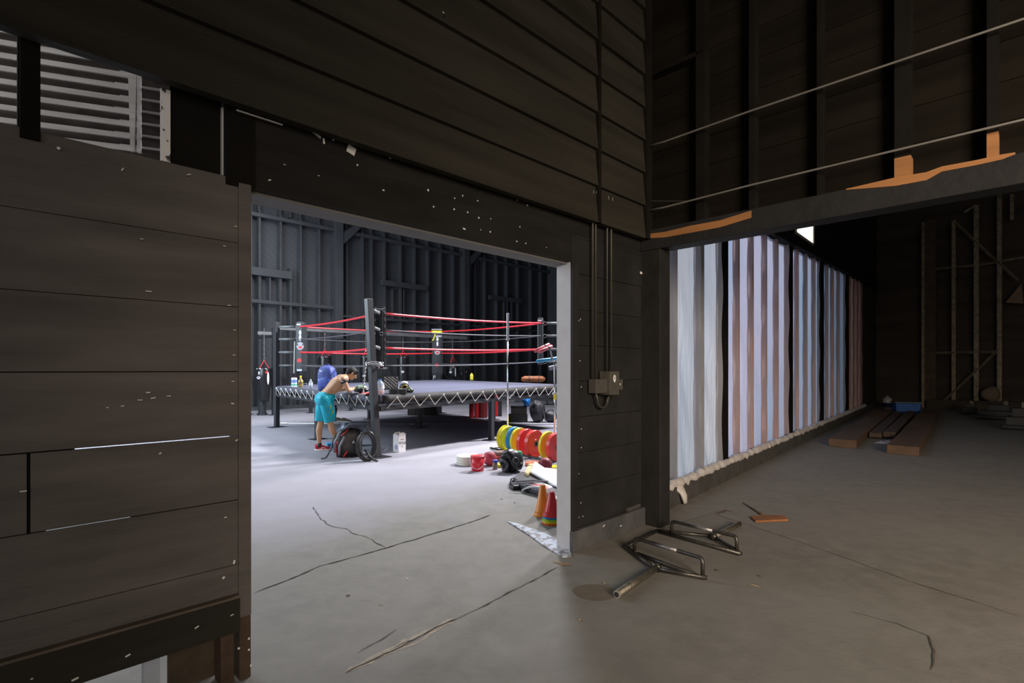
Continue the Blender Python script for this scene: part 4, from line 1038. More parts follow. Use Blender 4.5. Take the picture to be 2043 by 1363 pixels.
b = MB(); b.tube([(-.05,-.02,.2),(.02,-.04,.1),(.08,-.06,.03),(.14,-.12,.015)], .015, 8); b.build('loose_end', VINYL, t, smooth=True)

# ---------------------------------------------------------------- weight plates standing in a row
def plate(name, label, loc, yaw, R_, th, m, roll=0, group=None):
    t = thing(name, label, 'weight plate', loc, yaw, group)
    b = MB(); M = Matrix.Translation((0,0,R_)) @ Matrix.Rotation(R(90),4,'Y') @ Matrix.Translation((0,0,-th/2))
    b.lathe([(.026,0),(R_*.30,0),(R_*.32,.006),(R_*.80,.006),(R_*.84,0),(R_*.97,0),(R_,.008),(R_,th-.008),(R_*.97,th),(R_*.84,th),(R_*.80,th-.006),(R_*.32,th-.006),(R_*.30,th),(.026,th),(.026,0)], 56, M, cap=False)
    b.build('rubber_disc', m, t, smooth=False)
    b = MB(); b.lathe([(.024,-.002),(.055,-.002),(.055,.003),(.055,th+.002),(.024,th+.002),(.024,-.002)], 24, M, cap=False); b.build('steel_hub', IRON, t)
    return t
PY = mat('yellow_rubber', (.80,.70,.01), .32, var=.04); PB = mat('blue_rubber', (.01,.22,.62), .32, var=.04); PR = mat('red_rubber', (.74,.035,.03), .30, var=.05)
yaw = math.atan2(-.66,.75)
seq = [(PY,.055,'yellow bumper plate, farthest left of the standing row'),(PY,.055,'yellow bumper plate second from the left of the row, against the first'),(PB,.06,'blue bumper plate, the only one in the standing row'),(PY,.055,'yellow bumper plate between the blue plate and red plate'),(PR,.08,'red bumper plate right after the three yellow and blue ones'),(PR,.085,'red bumper plate left of the gap in the row'),(PY,.055,'yellow bumper plate right of the gap in the row'),(PR,.08,'red bumper plate nearest the door jamb, cut off by it')]
ptx = [1001,1006,1019,1028,1042,1058,1085,1101]; pty = [899,901,903,906,909,913,917,921]
rackp = []
for (m, th, lab), px, py in zip(seq, ptx, pty):
    q = fl(px+8, py); rackp.append(q); plate('bumper_plate', lab, q+Vector((0,0,.004)), yaw, .232, th, m, group='bumper plates in the standing row')
t = thing('plate_rack', 'low black steel floor rack holding the row of bumper plates', 'plate rack', rackp[0])
d_ = (rackp[-1]-rackp[0]); n_ = d_.normalized().cross(Vector((0,0,1)))
for s_ in (-1,1): b = MB(); b.tube([n_*.17*s_-d_.normalized()*.25+Vector((0,0,.03)), d_*1.1+n_*.17*s_+Vector((0,0,.03))], .02); b.build('side_rail', RINGBLK, t)
for k in (-.15,.62,.87): 
    b = MB(); c_ = d_*k; b.tube([c_-n_*.17+Vector((0,0,.03)), c_+n_*.17+Vector((0,0,.03))], .012); b.tube([c_-n_*.17+Vector((0,0,.03)), c_-n_*.15+Vector((0,0,.26))], .010); b.build('divider', IRON, t)
# steel barbell standing upright behind the row
Yb = 9.75
t = thing('barbell', 'chrome barbell standing upright behind the yellow plates', 'barbell', at(1013,737,Yb)-Vector((0,0,HC)))
zt = HC+(HY-625)/FPX*Yb
b = MB(); b.lathe([(.025,zt-.47),(.025,zt-.005),(.022,zt)], 16); b.lathe([(.036,zt-.50),(.036,zt-.47)], 16); b.build('sleeve', STEEL, t, smooth=False)
b = MB(); b.lathe([(.0145,.30),(.0145,zt-.49)], 12); b.build('shaft', CHROME, t, smooth=True)
b = MB(); b.lathe([(.036,.42),(.036,.45)], 16); b.lathe([(.025,.02),(.025,.42)], 16); b.build('sleeve', STEEL, t)
b = MB(); b.lathe([(.032,.0),(.032,.3)], 16); b.box(-.12,.12,-.12,.12,0,.012); b.build('floor_holder', IRON, t)
# second pole with foam grips
Yp = 9.2; P0 = at(1107,737,Yp)-Vector((0,0,HC))
t = thing('mobility_stand', 'chrome pole stand with forked head carrying foam rollers by the door jamb', 'equipment stand', P0)
zz = lambda py: HC+(HY-py)/FPX*Yp
b = MB(); b.tube([(0,0,.0),(0,0,zz(722))], .019, 10); b.build('pole', CHROME, t, smooth=True)
b = MB(); b.tube([(0,0,zz(722)),(-.035,0,zz(720)),(-.075,0,zz(700))], .014); b.tube([(0,0,zz(722)),(.04,0,zz(718))], .014); b.build('fork_head', STEEL, t)
b = MB(); b.tube([(0,0,zz(797)),(0,0,zz(786))], .024); b.build('yellow_tape', YEL, t)
b = MB(); b.tube([(0,0,zz(788)),(-.04,0,zz(784))], .018); b.build('knob', WHT, t)
b = MB(); b.box(-.15,.15,-.15,.15,0,.015); b.build('base_plate', RINGBLK, t)
PNK = mat('pink_foam', (.72,.16,.20), .55); BLF = mat('blue_foam', (.05,.40,.72), .5)
def roller(label, px0, py0, px1, py1, m, r, dy=.0):
    a, c = at(px0,py0,Yp-.10+dy), at(px1,py1,Yp+.10+dy); t = thing('foam_roller', label, 'foam roller', a)
    b = MB(); d = (c-a); b.tube([(0,0,0), d*.02, d*.98, d], [r*.85,r,r,r*.85], 14); b.build('foam_body', m, t, smooth=True)
    b = MB(); b.tube([-d*.012, d*.01], r*.4, 10); b.build('core_hole', mat('dark_lining',(.01,.01,.01),.9), t)
    b = MB(); b.tube([d*.66, d*.76], r*1.05, 14); b.build('tape_band', BLKP, t, smooth=True)
    t['group'] = 'foam rollers on the pole stand'
roller('upper pink foam roller resting over the pole stand', 1067,701,1096,687, PNK, .030)
roller('lower pink foam roller resting over the pole stand', 1076,702,1101,691, PNK, .030, -.06)
roller('blue foam roller laid across the pole stand fork', 1071,721,1112,715, BLF, .030)
t = thing('machine_arm', 'dark exercise machine arm behind the pole stand beside the ring', 'exercise machine', at(1098,737,12.2)-Vector((0,0,HC))+Vector((.4,-.3,0)))
b = MB(); b.box(-.3,.1,-.1,.1,1.08,1.12); b.tube([(-.25,0,1.12),(-.1,0,1.45),(.1,0,1.6)], .04); b.tube([(-.45,0,1.52),(-.1,0,1.6),(.2,0,1.72)], .05); b.tube([(0,0,0),(0,0,1.1)],.04); b.box(-.2,.2,-.2,.2,0,.02); b.build('machine_body', mat('machine_grey',(.12,.12,.15),.4), t)

# ---------------------------------------------------------------- small things on the gym floor
q = fl(935, 926); t0 = None
IV = mat('ivory_rubber', (.76,.75,.68), .5, var=.03)
for i in range(4):
    t = thing('change_plate', ['ivory weight plate at the bottom of the flat stack','ivory weight plate second from the bottom of the flat stack','ivory weight plate third from the bottom of the flat stack','ivory weight plate on top of the flat stack'][i], 'weight plate', q+Vector((.004*(i%2),0,.036*i)), 0, 'ivory plates stacked flat on the gym floor')
    b = MB(); b.lathe([(.022,0),(.185,0),(.195,.006),(.195,.028),(.185,.034),(.12,.034),(.11,.030),(.05,.030),(.045,.034),(.022,.034),(.022,0)], 40, cap=False); b.build('plate_disc', IV, t, smooth=False)
q = fl(953, 939); t = thing('bucket', 'red plastic bucket with lid and white handle on the gym floor', 'bucket', q)
b = MB(); b.lathe([(.085,0),(.09,.004),(.100,.20),(.100,.20)], 28); b.build('bucket_body', mat('red_plastic',(.72,.03,.05),.3), t, smooth=True)
b = MB(); b.lathe([(.108,.195),(.108,.222),(.10,.228),(.09,.224),(.0,.224)], 28); b.build('lid', mat('red_plastic_lid',(.70,.06,.08),.35), t)
b = MB(); b.tube([Vector((.112*math.cos(a), -.035-.075*math.sin(a), .185-.145*math.sin(a))) for a in [math.pi*k/16 for k in range(17)]], .0045, 6); b.build('handle', WHT, t, smooth=True)
PINK = mat('worn_red_rubber', (.48,.05,.08), .55, var=.15)
q = fl(977, 929); t = thing('medicine_ball', 'worn red rubber ball with dimpled top behind the red bucket', 'medicine ball', q)
b = MB(); b.ell((0,0,.112), (.108,.108,.112), n=28, m=18, f=lambda d: 1-.12*max(0,d.z-.85)/.15); b.build('ball_body', PINK, t, smooth=True)
b = MB(); b.lathe([(.028,.21),(.028,.2125)], 14); b.build('valve_patch', mat('dark_patch',(.06,.02,.03),.6), t)
q = fl(1088, 943); t = thing('medicine_ball', 'dull red rubber ball beside the white board near the jamb', 'medicine ball', q+Vector((0,.05,0)))
b = MB(); b.ell((0,0,.105), (.105,.105,.105), n=28, m=18); b.build('ball_body', mat('dull_red_rubber',(.30,.03,.055),.45,var=.15), t, smooth=True)
b = MB(); b.ell((-.085,-.05,.10), (.022,.03,.03)); b.build('valve_patch', mat('dark_patch',(.06,.02,.03),.6), t, smooth=True)
q = fl(1000, 919)+Vector((0,.05,0)); BRR = mat('brown_red_rubber', (.28,.07,.05), .6, var=.3)
for i, (m, r_, lab) in enumerate(((BRR,.16,'brown red weight plate at the bottom of the low stack'),(mat('orange_red_rubber',(.50,.08,.05),.5),.155,'orange red weight plate in the middle of the low stack'),(mat('rust_iron',(.20,.11,.09),.6,var=.3,metal=.2),.13,'rusty iron weight plate on top of the low stack'))):
    t = thing('weight_plate', lab, 'weight plate', q+Vector((.01*i,0,.048*i)), 0, 'red and rusty plates in a low stack')
    b = MB(); b.lathe([(.02,0),(r_*.95,0),(r_,.008),(r_,.038),(r_*.95,.046),(r_*.5,.04),(.05,.046),(.02,.046),(.02,0)], 36, cap=False); b.build('plate_disc', m, t)
q = fl(988, 936); t = thing('spray_jar', 'small tan jar with blue lid on the gym floor', 'jar', q)
b = MB(); b.lathe([(.032,0),(.038,.01),(.038,.08),(.030,.105)], 18); b.build('jar_body', mat('tan_jar',(.45,.42,.33),.3,col2=(.12,.10,.05),scale=25), t, smooth=True)
b = MB(); b.lathe([(.040,.103),(.040,.135),(.03,.14)], 18); b.build('lid', mat('blue_lid',(.05,.10,.50),.4), t)
q = fl(1004, 932); t = thing('weight_plate', 'small yellow plate lying flat between the jar and black head guard', 'weight plate', q)
b = MB(); b.box(-.10,.10,-.07,.07,0,.05); b.build('plate_disc', PY, t, bevel=.012)
b = MB(); b.box(-.03,.03,-.012,.012,.0505,.053); b.build('hub_slot', VINYL, t)
t = headgear('head_guard', 'large black boxing head guard lying on the gym floor', fl(1031, 944)+Vector((-.01,.08,-.03)), 0, .195, VINYL, mat('glossy_charcoal',(.075,.08,.09),.3), rot=(R(18), R(14), R(-150)))
camplane(t, (-.08,.131,.12), .035, .025, WHT, 'white_logo', tilt=0)
q = fl(1032, 920); t = thing('green_disc', 'small green disc showing behind the black head guard', 'disc', q+Vector((0,0,0)))
b = MB(); b.lathe([(.06,0),(.085,.01),(.085,.13),(.075,.16),(.03,.165)], 22); b.build('disc_body', mat('green_plastic',(.03,.38,.20),.4), t)
q = fl(1062, 941); t = thing('plastic_tub', 'cream tub with yellow lid beside the red ball near the jamb', 'tub', q)
b = MB(); b.lathe([(.055,0),(.062,.01),(.062,.075),(.055,.08)], 22); b.build('tub_body', mat('cream_plastic',(.62,.60,.50),.4), t, smooth=True)
b = MB(); b.lathe([(.070,.078),(.070,.105),(.05,.112),(.045,.108)], 22); b.build('lid', mat('straw_yellow',(.62,.48,.20),.5), t)
q = fl(1064, 929); t = thing('weight_plate', 'orange flat plate behind the cream tub', 'weight plate', q)
b = MB(); b.lathe([(.02,0),(.125,0),(.13,.01),(.13,.045),(.12,.055),(.02,.055),(.02,0)], 30, cap=False); b.build('plate_disc', mat('orange_rubber',(.62,.13,.05),.4), t)
q = fl(1110, 935); t = thing('weight_plate', 'small yellow plate leaning flat right of the dull red ball', 'weight plate', q)
b = MB(); b.lathe([(.02,0),(.11,0),(.115,.01),(.115,.035),(.02,.04),(.02,0)], 30, cap=False); b.build('plate_disc', PY, t)
# pile of pads: white board, black kick shields, red and white curved pad
def pillow(name, label, cat, pts, h, m, z0=0.0, ups=()):
    # soft slab from a plan outline given as floor pixels
    P = [fl(*p_) for p_ in pts]; c = sum(P, Vector())/len(P)
    t = thing(name, label, cat, (c.x,c.y,z0)); b = MB(); rs_ = []
    for zz_, g in ((0,.90),(h*.2,1.0),(h*.75,1.0),(h,.90)):
        rs_.append([Vector(((p_.x-c.x)*g, (p_.y-c.y)*g, zz_+(ups[i] if ups else 0)*(zz_>h*.5 or 1))) for i, p_ in enumerate(P)])
    b.rings(rs_); b.build('slab', m, t, bevel=.008); return t, c
t, c = pillow('kick_shield', 'black kick shield at the bottom of the pad pile', 'kick shield', [(1021,966),(1040,952),(1075,958),(1120,985),(1135,1005),(1110,1010),(1070,990),(1035,977)], .09, mat('grey_black_vinyl',(.045,.045,.05),.35,bump=.4))
b = MB(); b.tube([(-.28,.05,.10),(-.05,.0,.125),(.15,-.06,.12)], .012, 6); b.tube([(-.30,-.05,.095),(-.05,-.09,.12)], .010, 6); b.build('handle_strap', GREYP, t)
t, c = pillow('focus_mitt', 'round black focus mitt at the left tip of the pad pile', 'focus mitt', [(1022,972),(1024,962),(1036,957),(1048,960),(1052,970),(1042,977),(1030,978)], .06, VINYL, .0)
t.location += Vector((-.04,-.03,0))
b = MB(); b.tube([Vector((.065*math.cos(a),.06*math.sin(a),.062)) for a in [2*math.pi*k/16 for k in range(16)]], .012, 6, closed=True); b.build('rim', mat('glossy_black',(.03,.03,.035),.18), t)
t, c = pillow('white_board', 'white padded board leaning over the black kick shields', 'padded board', [(1058,962),(1066,944),(1085,955),(1128,960),(1140,1005),(1100,985)], .035, mat('white_vinyl',(.78,.78,.84),.4,bump=.1), .095, (.02,.05,.03,.03,.0,.0))
t, c = pillow('straw_block', 'straw coloured pad tucked under the white board', 'pad', [(1046,962),(1052,948),(1062,946),(1060,958),(1054,966)], .05, mat('straw_foam',(.60,.48,.24),.8), .085)
t = thing('thai_pad', 'curved white pad with red stripe at the front of the pad pile', 'pad', fl(1078,985)+Vector((0,0,0)), R(-38))
def cpad(x0, x1, y0, y1, z0, h, th):
    b = MB(); rs_ = []
    for k in range(15):
        u = k/14; x = x0+(x1-x0)*u; z = z0+h*math.sin(math.pi*u)**.8
        rs_.append([(x,y0,z),(x,y1,z+.01),(x,y1,z+th),(x,y0,z+th*.8)])
    return b.rings(rs_)
cpad(-.21,.25,-.10,.06,.01,.075,.03).build('pad_body', mat('white_vinyl',(.78,.78,.84),.4,bump=.1), t, bevel=.004)
cpad(-.19,.23,-.065,-.015,.032,.0755,.012).build('red_stripe', RED, t)
# cones
def cone(name, label, loc, R_, h, m, group=None):
    t = thing(name, label, 'training cone', loc, random.uniform(0,1), group)
    b = MB(); b.lathe([(R_*.22,h),(R_*.29,h-.006),(R_*.75,.05),(R_*.78,.045),(R_*.84,.030)], 30, cap=False); b.build('cone_body', m, t, smooth=True, solid=.003)
    b = MB(); pts = []
    for j in range(32):
        a = 2*math.pi*j/32; g = 1.0+.05*(j % 4 == 0); pts.append((R_*g*math.cos(a), R_*g*math.sin(a)))
    b.prism(pts, .008); b.lathe([(R_*.98,.006),(R_*.86,.035)], 30, cap=False); b.build('cone_base', m, t)
    return t
OR = mat('orange_plastic', (.85,.30,.03), .35, var=.05)
q = fl(1083, 1030); cone('training_cone', 'pale orange training cone standing alone beside the stacked cones', q+Vector((0,.04,0)), .094, .315, OR)
q = fl(1101, 1046)+Vector((.0,.03,0))
for i, (m, nm) in enumerate(((mat('deep_orange_plastic',(.80,.14,.01),.3),'deep orange cone at the bottom of the stack by the jamb'),(mat('yellow_plastic',(.80,.66,.0),.3),'yellow cone second from the bottom of the stack by the jamb'),(mat('lime_plastic',(.35,.62,.02),.3),'lime green cone in the middle of the stack by the jamb'),(mat('blue_plastic',(.0,.22,.50),.3),'blue cone just under the red one in the stack'),(mat('red_cone_plastic',(.70,.03,.04),.28),'red cone on top of the stack by the jamb'))):
    cone('training_cone', nm, q+Vector((0,0,.019*i)), .092-.001*i, .235, m, 'stacked training cones by the door jamb')
# ---------------------------------------------------------------- the man leaning on the ring
FN = Vector((.775,.632,0)).normalized(); FM = Vector((-FN.y, FN.x, 0))
F0 = Vector((-3.44, 9.66, 0))
def J(px, py, v, root=None):
    k = (px-CX)/FPX
    # F0.x + FN.x u + FM.x v = k (F0.y + FN.y u + FM.y v)
    u = (k*(F0.y+FM.y*v) - F0.x - FM.x*v)/(FN.x - k*FN.y)
    p = F0 + FN*u + FM*v
    p.z = HC + (HY-py)/FPX*p.y
    return p - F0
man = thing('person', 'shirtless man in turquoise shorts and red shoes bent over, leaning his elbows on the ring', 'person', F0)
SKIN = mat('skin', (.58,.33,.19), .5, var=.05, scale=3)
hipL, hipR = J(645,797,.085), J(650,797,-.085)
knL, anL = J(639.5,845,.10), J(637,888,.10)
knR, anR = J(660,846,-.09), J(676,884,-.10)
b = MB()
pel = J(648,794,0); ab = J(660,779,0); ch = J(673,765,0); up = J(683,756,0); nk = J(691,752,0); hd = J(699.5,748,0)
for v in (-1, 1):
    o_ = FM*.065*v
    b.cap_(pel+o_, ab+o_*.9, .115, .095); b.cap_(ab+o_*.9, ch+o_*1.15, .095, .110); b.cap_(ch+o_*1.15, up+o_*1.2, .110, .088)
b.cap_(pel, ch, .10, .105)
b.cap_(up, nk, .072, .056); b.cap_(nk, hd, .056, .052)
# buttocks and legs
b.cap_(hipL+FN*-.04, hipR+FN*-.04, .115, .115)
for h, k_, a_ in ((hipL,knL,anL),(hipR,knR,anR)):
    b.cap_(h, k_, .090, .056)
    calf = k_+(a_-k_)*.30 - FN*.018; b.cap_(k_, calf, .054, .057); b.cap_(calf, a_, .057, .034)
    b.cap_(a_, a_+Vector((0,0,-.05))+FN*.04, .034, .034); b.cap_(a_+Vector((0,0,-.06)), a_+FN*.13+Vector((0,0,-.085)), .032, .026)
shR, elR, wrR = J(684,757,-.185), J(695,784,-.24), J(705,780.5,-.11)
shL, elL, wrL = J(681,756,.185), J(676,783,.20), J(700,779,.08)
cvR, cvL = 1.075+.035, 1.075+.035
elR.z = cvR; wrR.z = cvR+.02; elL.z = cvL; wrL.z = cvL+.025
for s_, e_, w_ in ((shR,elR,wrR),(shL,elL,wrL)):
    b.cap_(up+(s_-up)*.35, s_, .085, .062); b.cap_(s_, e_, .056, .040); m_ = e_+(w_-e_)*.3; b.cap_(e_, m_, .040, .041); b.cap_(m_, w_, .041, .026)
def hand(b, w_, fwd, upv, side, curl=.5, L_=.19):
    fwd = fwd.normalized(); upv = (upv-fwd*upv.dot(fwd)).normalized(); sd = fwd.cross(upv)*side
    for q in (-.030,-.010,.010,.030): b.cap_(w_+fwd*.015+sd*q*.6, w_+fwd*.085+sd*q, .014, .012, 10)
    for q, l in ((-.033,.062),(-.011,.076),(.011,.080),(.033,.072)):
        p0 = w_+fwd*.09+sd*q; p1 = p0+(fwd*math.cos(curl)-upv*math.sin(curl))*l*.5+sd*q*.12; p2 = p1+(fwd*math.cos(curl*2)-upv*math.sin(curl*2))*l*.3; p3 = p2+(fwd*math.cos(curl*2.8)-upv*math.sin(curl*2.8))*l*.22
        b.cap_(p0,p1,.0095,.0088,8); b.cap_(p1,p2,.0088,.008,8); b.cap_(p2,p3,.008,.0068,8)
    t0 = w_+fwd*.025+sd*.028; t1 = t0+fwd*.035+sd*.026-upv*.012; t2 = t1+fwd*.032+sd*.006-upv*.012
    b.cap_(t0,t1,.013,.011,8); b.cap_(t1,t2,.010,.008,8)
UP = Vector((0,0,1))
hand(b, wrR, FN*1.0+FM*.35+UP*.12, UP+FM*.3, -1, .35)
hand(b, wrL, FN*1.0-FM*.35+UP*.20, UP-FM*.2, 1, .45)
# head: skull, jaw, brow, nose, lips, ears
ff = (FN*.80 - UP*.60 + FM*-.10).normalized(); fu = (UP*.80 + FN*.60); fu = (fu-ff*fu.dot(ff)).normalized(); fs = ff.cross(fu).normalized()
HM = Matrix((ff, fs, fu)).transposed().to_4x4()
hc = hd + fu*.035
def hp(x, y, z): return hc + ff*x + fs*y + fu*z
b.ell(hc, (.098,.077,.100), HM); b.ell(hp(.030,0,-.045), (.062,.058,.068), HM); b.ell(hp(.060,0,-.088), (.028,.032,.024), HM)
b.cap_(hp(.088,-.022,.018), hp(.088,.022,.018), .016, .016, 10)
b.cap_(hp(.096,0,.010), hp(.118,0,-.026), .009, .014, 10); b.cap_(hp(.088,-.018,-.056), hp(.088,.018,-.056), .010, .010, 10)
for s_ in (-1,1):
    b.cap_(hp(.070,s_*.042,-.020), hp(.060,s_*.046,-.030), .020, .018, 10)
    b.ell(hp(-.008,s_*.080,-.010), (.018,.010,.032), HM)
body = b.build('body', SKIN, man, smooth=True)
q = body.modifiers.new('remesh','REMESH'); q.mode = 'VOXEL'; q.voxel_size = .0062; q.use_smooth_shade = True
q = body.modifiers.new('smooth','SMOOTH'); q.factor = .5; q.iterations = 4
b = MB()
for s_ in (-1,1): b.ell(hp(.086,s_*.032,.000), (.011,.014,.009), HM)
b.build('eyes', mat('eye_dark',(.05,.03,.02),.2), body, smooth=True)
b = MB()
for s_ in (-1,1): b.tube([hp(.098,s_*.014,.020), hp(.100,s_*.032,.026), hp(.088,s_*.050,.020)], .0045, 6)
b.build('eyebrows', mat('hair_black',(.012,.010,.009),.45,bump=.6,bscale=60), body, smooth=True)
HAIR = mat('hair_black_soft', (.012,.010,.009), .75)
b = MB(); b.ell(hp(-.016,0,.022), (.104,.088,.100), HM, n=28, m=18, f=lambda d: 1+.03*math.sin(14*d.x+6*d.y)+.025*math.sin(19*d.y+3*d.z))
b.ell(hp(.045,0,.072), (.055,.070,.038), HM); b.ell(hp(-.06,0,-.035), (.045,.062,.05), HM); b.build('hair', HAIR, man, smooth=True)
# shorts
b = MB(); 
wa = J(654,790,0)
for v in (-1,1): b.cap_(hipL*.5+hipR*.5+FM*.07*v-FN*.02+UP*.02, wa+FM*.075*v-FN*.0-UP*.02, .126, .112)
b.cap_(hipL-FN*.04, hipR-FN*.04, .122, .122)
for h, k_, s_ in ((hipL,knL,1),(hipR,knR,-1)):
    e_ = h+(k_-h)*.90; rs_ = []
    ax = (e_-h).normalized(); u_ = (FN-ax*FN.dot(ax)).normalized(); v_ = ax.cross(u_)
    for i in range(9):
        c_ = h+(e_-h)*i/8; rs_.append([c_+u_*math.cos(a)*(.122-.012*i/8+.005*math.sin(5*a+i))+v_*math.sin(a)*(.105+.0*i) for a in [2*math.pi*j/22 for j in range(22)]])
    b.rings(rs_)
SH = mat('turquoise_satin', (.0,.30,.43), .5, col2=(.0,.52,.66), scale=7, bump=.5, bscale=10)
sh = b.build('shorts', SH, man, smooth=True)
q = sh.modifiers.new('remesh','REMESH'); q.mode = 'VOXEL'; q.voxel_size = .008; q.use_smooth_shade = True
q = sh.modifiers.new('smooth','SMOOTH'); q.factor = .5; q.iterations = 3
b = MB()
for z_ in (0,.09): 
    c_ = hipR*.35+knR*.65; 
    c_ = hipR+(knR-hipR)*(.30+z_*2.2)
    b.ell(c_+Vector((FN.y,-FN.x,0))*.112+FN*(.02+z_*.2), (.014,.007,.045), Matrix.Rotation(.3,4,'Y'))
b.build('print_marks', mat('lime_print',(.35,.55,.12),.5), sh, smooth=True)
# shoes, socks
RS = mat('red_mesh_shoe', (.62,.015,.05), .5, var=.15, scale=20, bump=.2)
for a_, ang_, nm in ((anL, .12, 'sneaker'), (anR, .0, 'sneaker')):
    yaw_ = math.atan2(FN.y, FN.x)-ang_-.35
    bx_, b2_ = sneaker('x', '', Vector(), 0, .30, RS, WHT, parent=man)[1]
    loc = Vector((a_.x, a_.y, 0)) + Vector((math.cos(yaw_), math.sin(yaw_), 0))*.01
    o = bx_.build('shoe', RS, man, smooth=True, loc=loc, rz=yaw_); b2_.build('sole', WHT, o, smooth=True)
    b = MB(); b.tube([(.02,-.052,.05),(.07,-.045,.065),(.11,-.035,.045)], .006, 5); b.build('white_stripe', WHT, o)
    b = MB(); b.tube([Vector((a_.x,a_.y,.07)), Vector((a_.x,a_.y,.09)), a_+UP*.035], [.046,.043,.042], 12); b.build('sock', BLKP, man, smooth=True)
# black arm band near the right shoulder, white wrist band
b = MB(); d_ = (elR-shR).normalized(); b.tube([shR+d_*.02, shR+d_*.075], [.0665,.061], 16); b.build('arm_band', BLKP, man, smooth=True)
b = MB(); c_ = shR+d_*.045-Vector((0,1,0))*.064; b.ell(c_, (.018,.006,.010)); b.build('band_clip', CHROME, man, smooth=True)
b = MB(); b.tube([elR+(wrR-elR)*.12, elR+(wrR-elR)*.26], [.045,.045], 14); b.build('elbow_band', WHT, man, smooth=True)

# ---------------------------------------------------------------- back room: plastic sheeting on a stud wall
S0 = Vector((1.795,5.94,0)); SD = Vector((11.305,13.56,0)); SLn = SD.length; SD = SD/SLn; SRZ = math.atan2(SD.y, SD.x); SN = Vector((-SD.y, SD.x, 0))
def sC(px): k = (px-CX)/FPX; t = (k*5.94-1.795)/(SD.x-SD.y*k); return t
def topz(s): return 3.58+1.055*s/SLn
edges = [1302,1348.6,1397.5,1441,1473.8,1502,1529,1552,1573.7,1592.6,1610,1626.5,1638,1652,1663,1675,1689,1698,1707,1714.5,1722]
ss = [sC(p_) for p_ in edges]
wide = {3:.24, 8:.34, 12:.36, 16:.42, 2:.12}
SHEET = bpy.data.materials.new('white_plastic_sheeting'); SHEET.use_nodes = True
nt = SHEET.node_tree; N = nt.nodes; L = nt.links; pb = N['Principled BSDF']; pb.inputs['Roughness'].default_value = .35
out = N['Material Output']; tr = N.new('ShaderNodeBsdfTranslucent'); mx = N.new('ShaderNodeMixShader'); mx.inputs[0].default_value = .60
tc = N.new('ShaderNodeTexCoord'); mp = N.new('ShaderNodeMapping'); mp.inputs['Rotation'].default_value = (0,R(24),0); mp.inputs['Scale'].default_value = (5,1,.7)
L.new(tc.outputs['Object'], mp.inputs[0]); nz = N.new('ShaderNodeTexNoise'); nz.inputs['Scale'].default_value = 3.0; nz.inputs['Detail'].default_value = 5; L.new(mp.outputs[0], nz.inputs[0])
bp = N.new('ShaderNodeBump'); bp.inputs['Strength'].default_value = .95; bp.inputs['Distance'].default_value = .05; L.new(nz.outputs[0], bp.inputs['Height'])
L.new(bp.outputs[0], pb.inputs['Normal']); L.new(bp.outputs[0], tr.inputs['Normal'])
n2 = N.new('ShaderNodeTexNoise'); n2.inputs['Scale'].default_value = .55; m2_ = N.new('ShaderNodeMapping'); m2_.inputs['Scale'].default_value = (1,1,.35); L.new(tc.outputs['Object'], m2_.inputs[0]); L.new(m2_.outputs[0], n2.inputs[0])
cr = N.new('ShaderNodeValToRGB'); cr.color_ramp.elements[0].position=.38; cr.color_ramp.elements[1].position=.62; cr.color_ramp.elements[0].color=(.44,.49,.56,1); cr.color_ramp.elements[1].color=(.55,.55,.58,1)
L.new(n2.outputs[0], cr.inputs[0]); L.new(cr.outputs[0], tr.inputs['Color']); L.new(cr.outputs[0], pb.inputs['Base Color'])
L.new(pb.outputs[0], mx.inputs[1]); L.new(tr.outputs[0], mx.inputs[2]); L.new(mx.outputs[0], out.inputs[0])
def sheetvar(name, ca, cb, f=None, base=SHEET):
    m = base.copy(); m.name = name
    for n_ in m.node_tree.nodes:
        if n_.type == 'VALTORGB': n_.color_ramp.elements[0].color = (*ca,1); n_.color_ramp.elements[1].color = (*cb,1)
        if n_.type == 'MIX_SHADER' and f is not None: n_.inputs[0].default_value = f
    return m
sheets = [SHEET, sheetvar('bluish_plastic_sheeting', (.36,.47,.62), (.50,.50,.64)), sheetvar('brown_pink_plastic_sheeting', (.40,.30,.30), (.50,.36,.36))]
folds = [sheetvar('grey_fold', (.36,.37,.42), (.48,.45,.47), .45), sheetvar('pink_fold', (.62,.44,.42), (.60,.50,.50), .55), sheetvar('brown_fold', (.26,.17,.17), (.32,.2,.2), .4)]
sheet = thing('plastic_sheeting', 'white translucent plastic sheeting hung over a long stud wall, glowing from behind', 'plastic sheeting', S0, SRZ)
rsn = random.Random(11)
for i in range(len(ss)-1):
    a_, c_ = ss[i], ss[i+1]; w_ = wide.get(i, 0)
    a2 = a_+w_
    b = MB(); ph = [rsn.uniform(0,6) for _ in range(4)]
    def fn(u, v, a2=a2, c_=c_, ph=ph):
        x = a2+(c_-a2)*u; e_ = math.sin(math.pi*u)
        z = .20+(topz(x)-.20)*v
        y = .085 + .020*e_*math.sin(2.2*z+ph[0]+3*u) + .014*math.sin(5*x+9*z*.6+ph[1])*e_ + .012*math.sin(17*(x+z*.35)+ph[2])*e_*(1-v)
        return Vector((x+.008*math.sin(7*z+ph[3]), y, z))
    b.grid(fn, 24, 50); kind_ = 0 if i < 3 else (1 if i < 16 else 2); b.build('sheet_bay', sheets[kind_], sheet, smooth=True)
    b = MB(); fd = lambda u, v, c_=c_, ph=ph: Vector((c_-.012+.004*math.sin(7*(.2+(topz(c_)-.2)*v)+ph[3]), .085-(.09 if i < 8 else .055)*u+.010*math.sin(5*(topz(c_))*v+ph[1]), .20+(topz(c_)-.20)*v))
    b.grid(fd, 4, 50); b.build('side_fold', folds[0 if i < 3 else (1 if i < 8 else (0 if i < 16 else 2))], sheet, smooth=True)
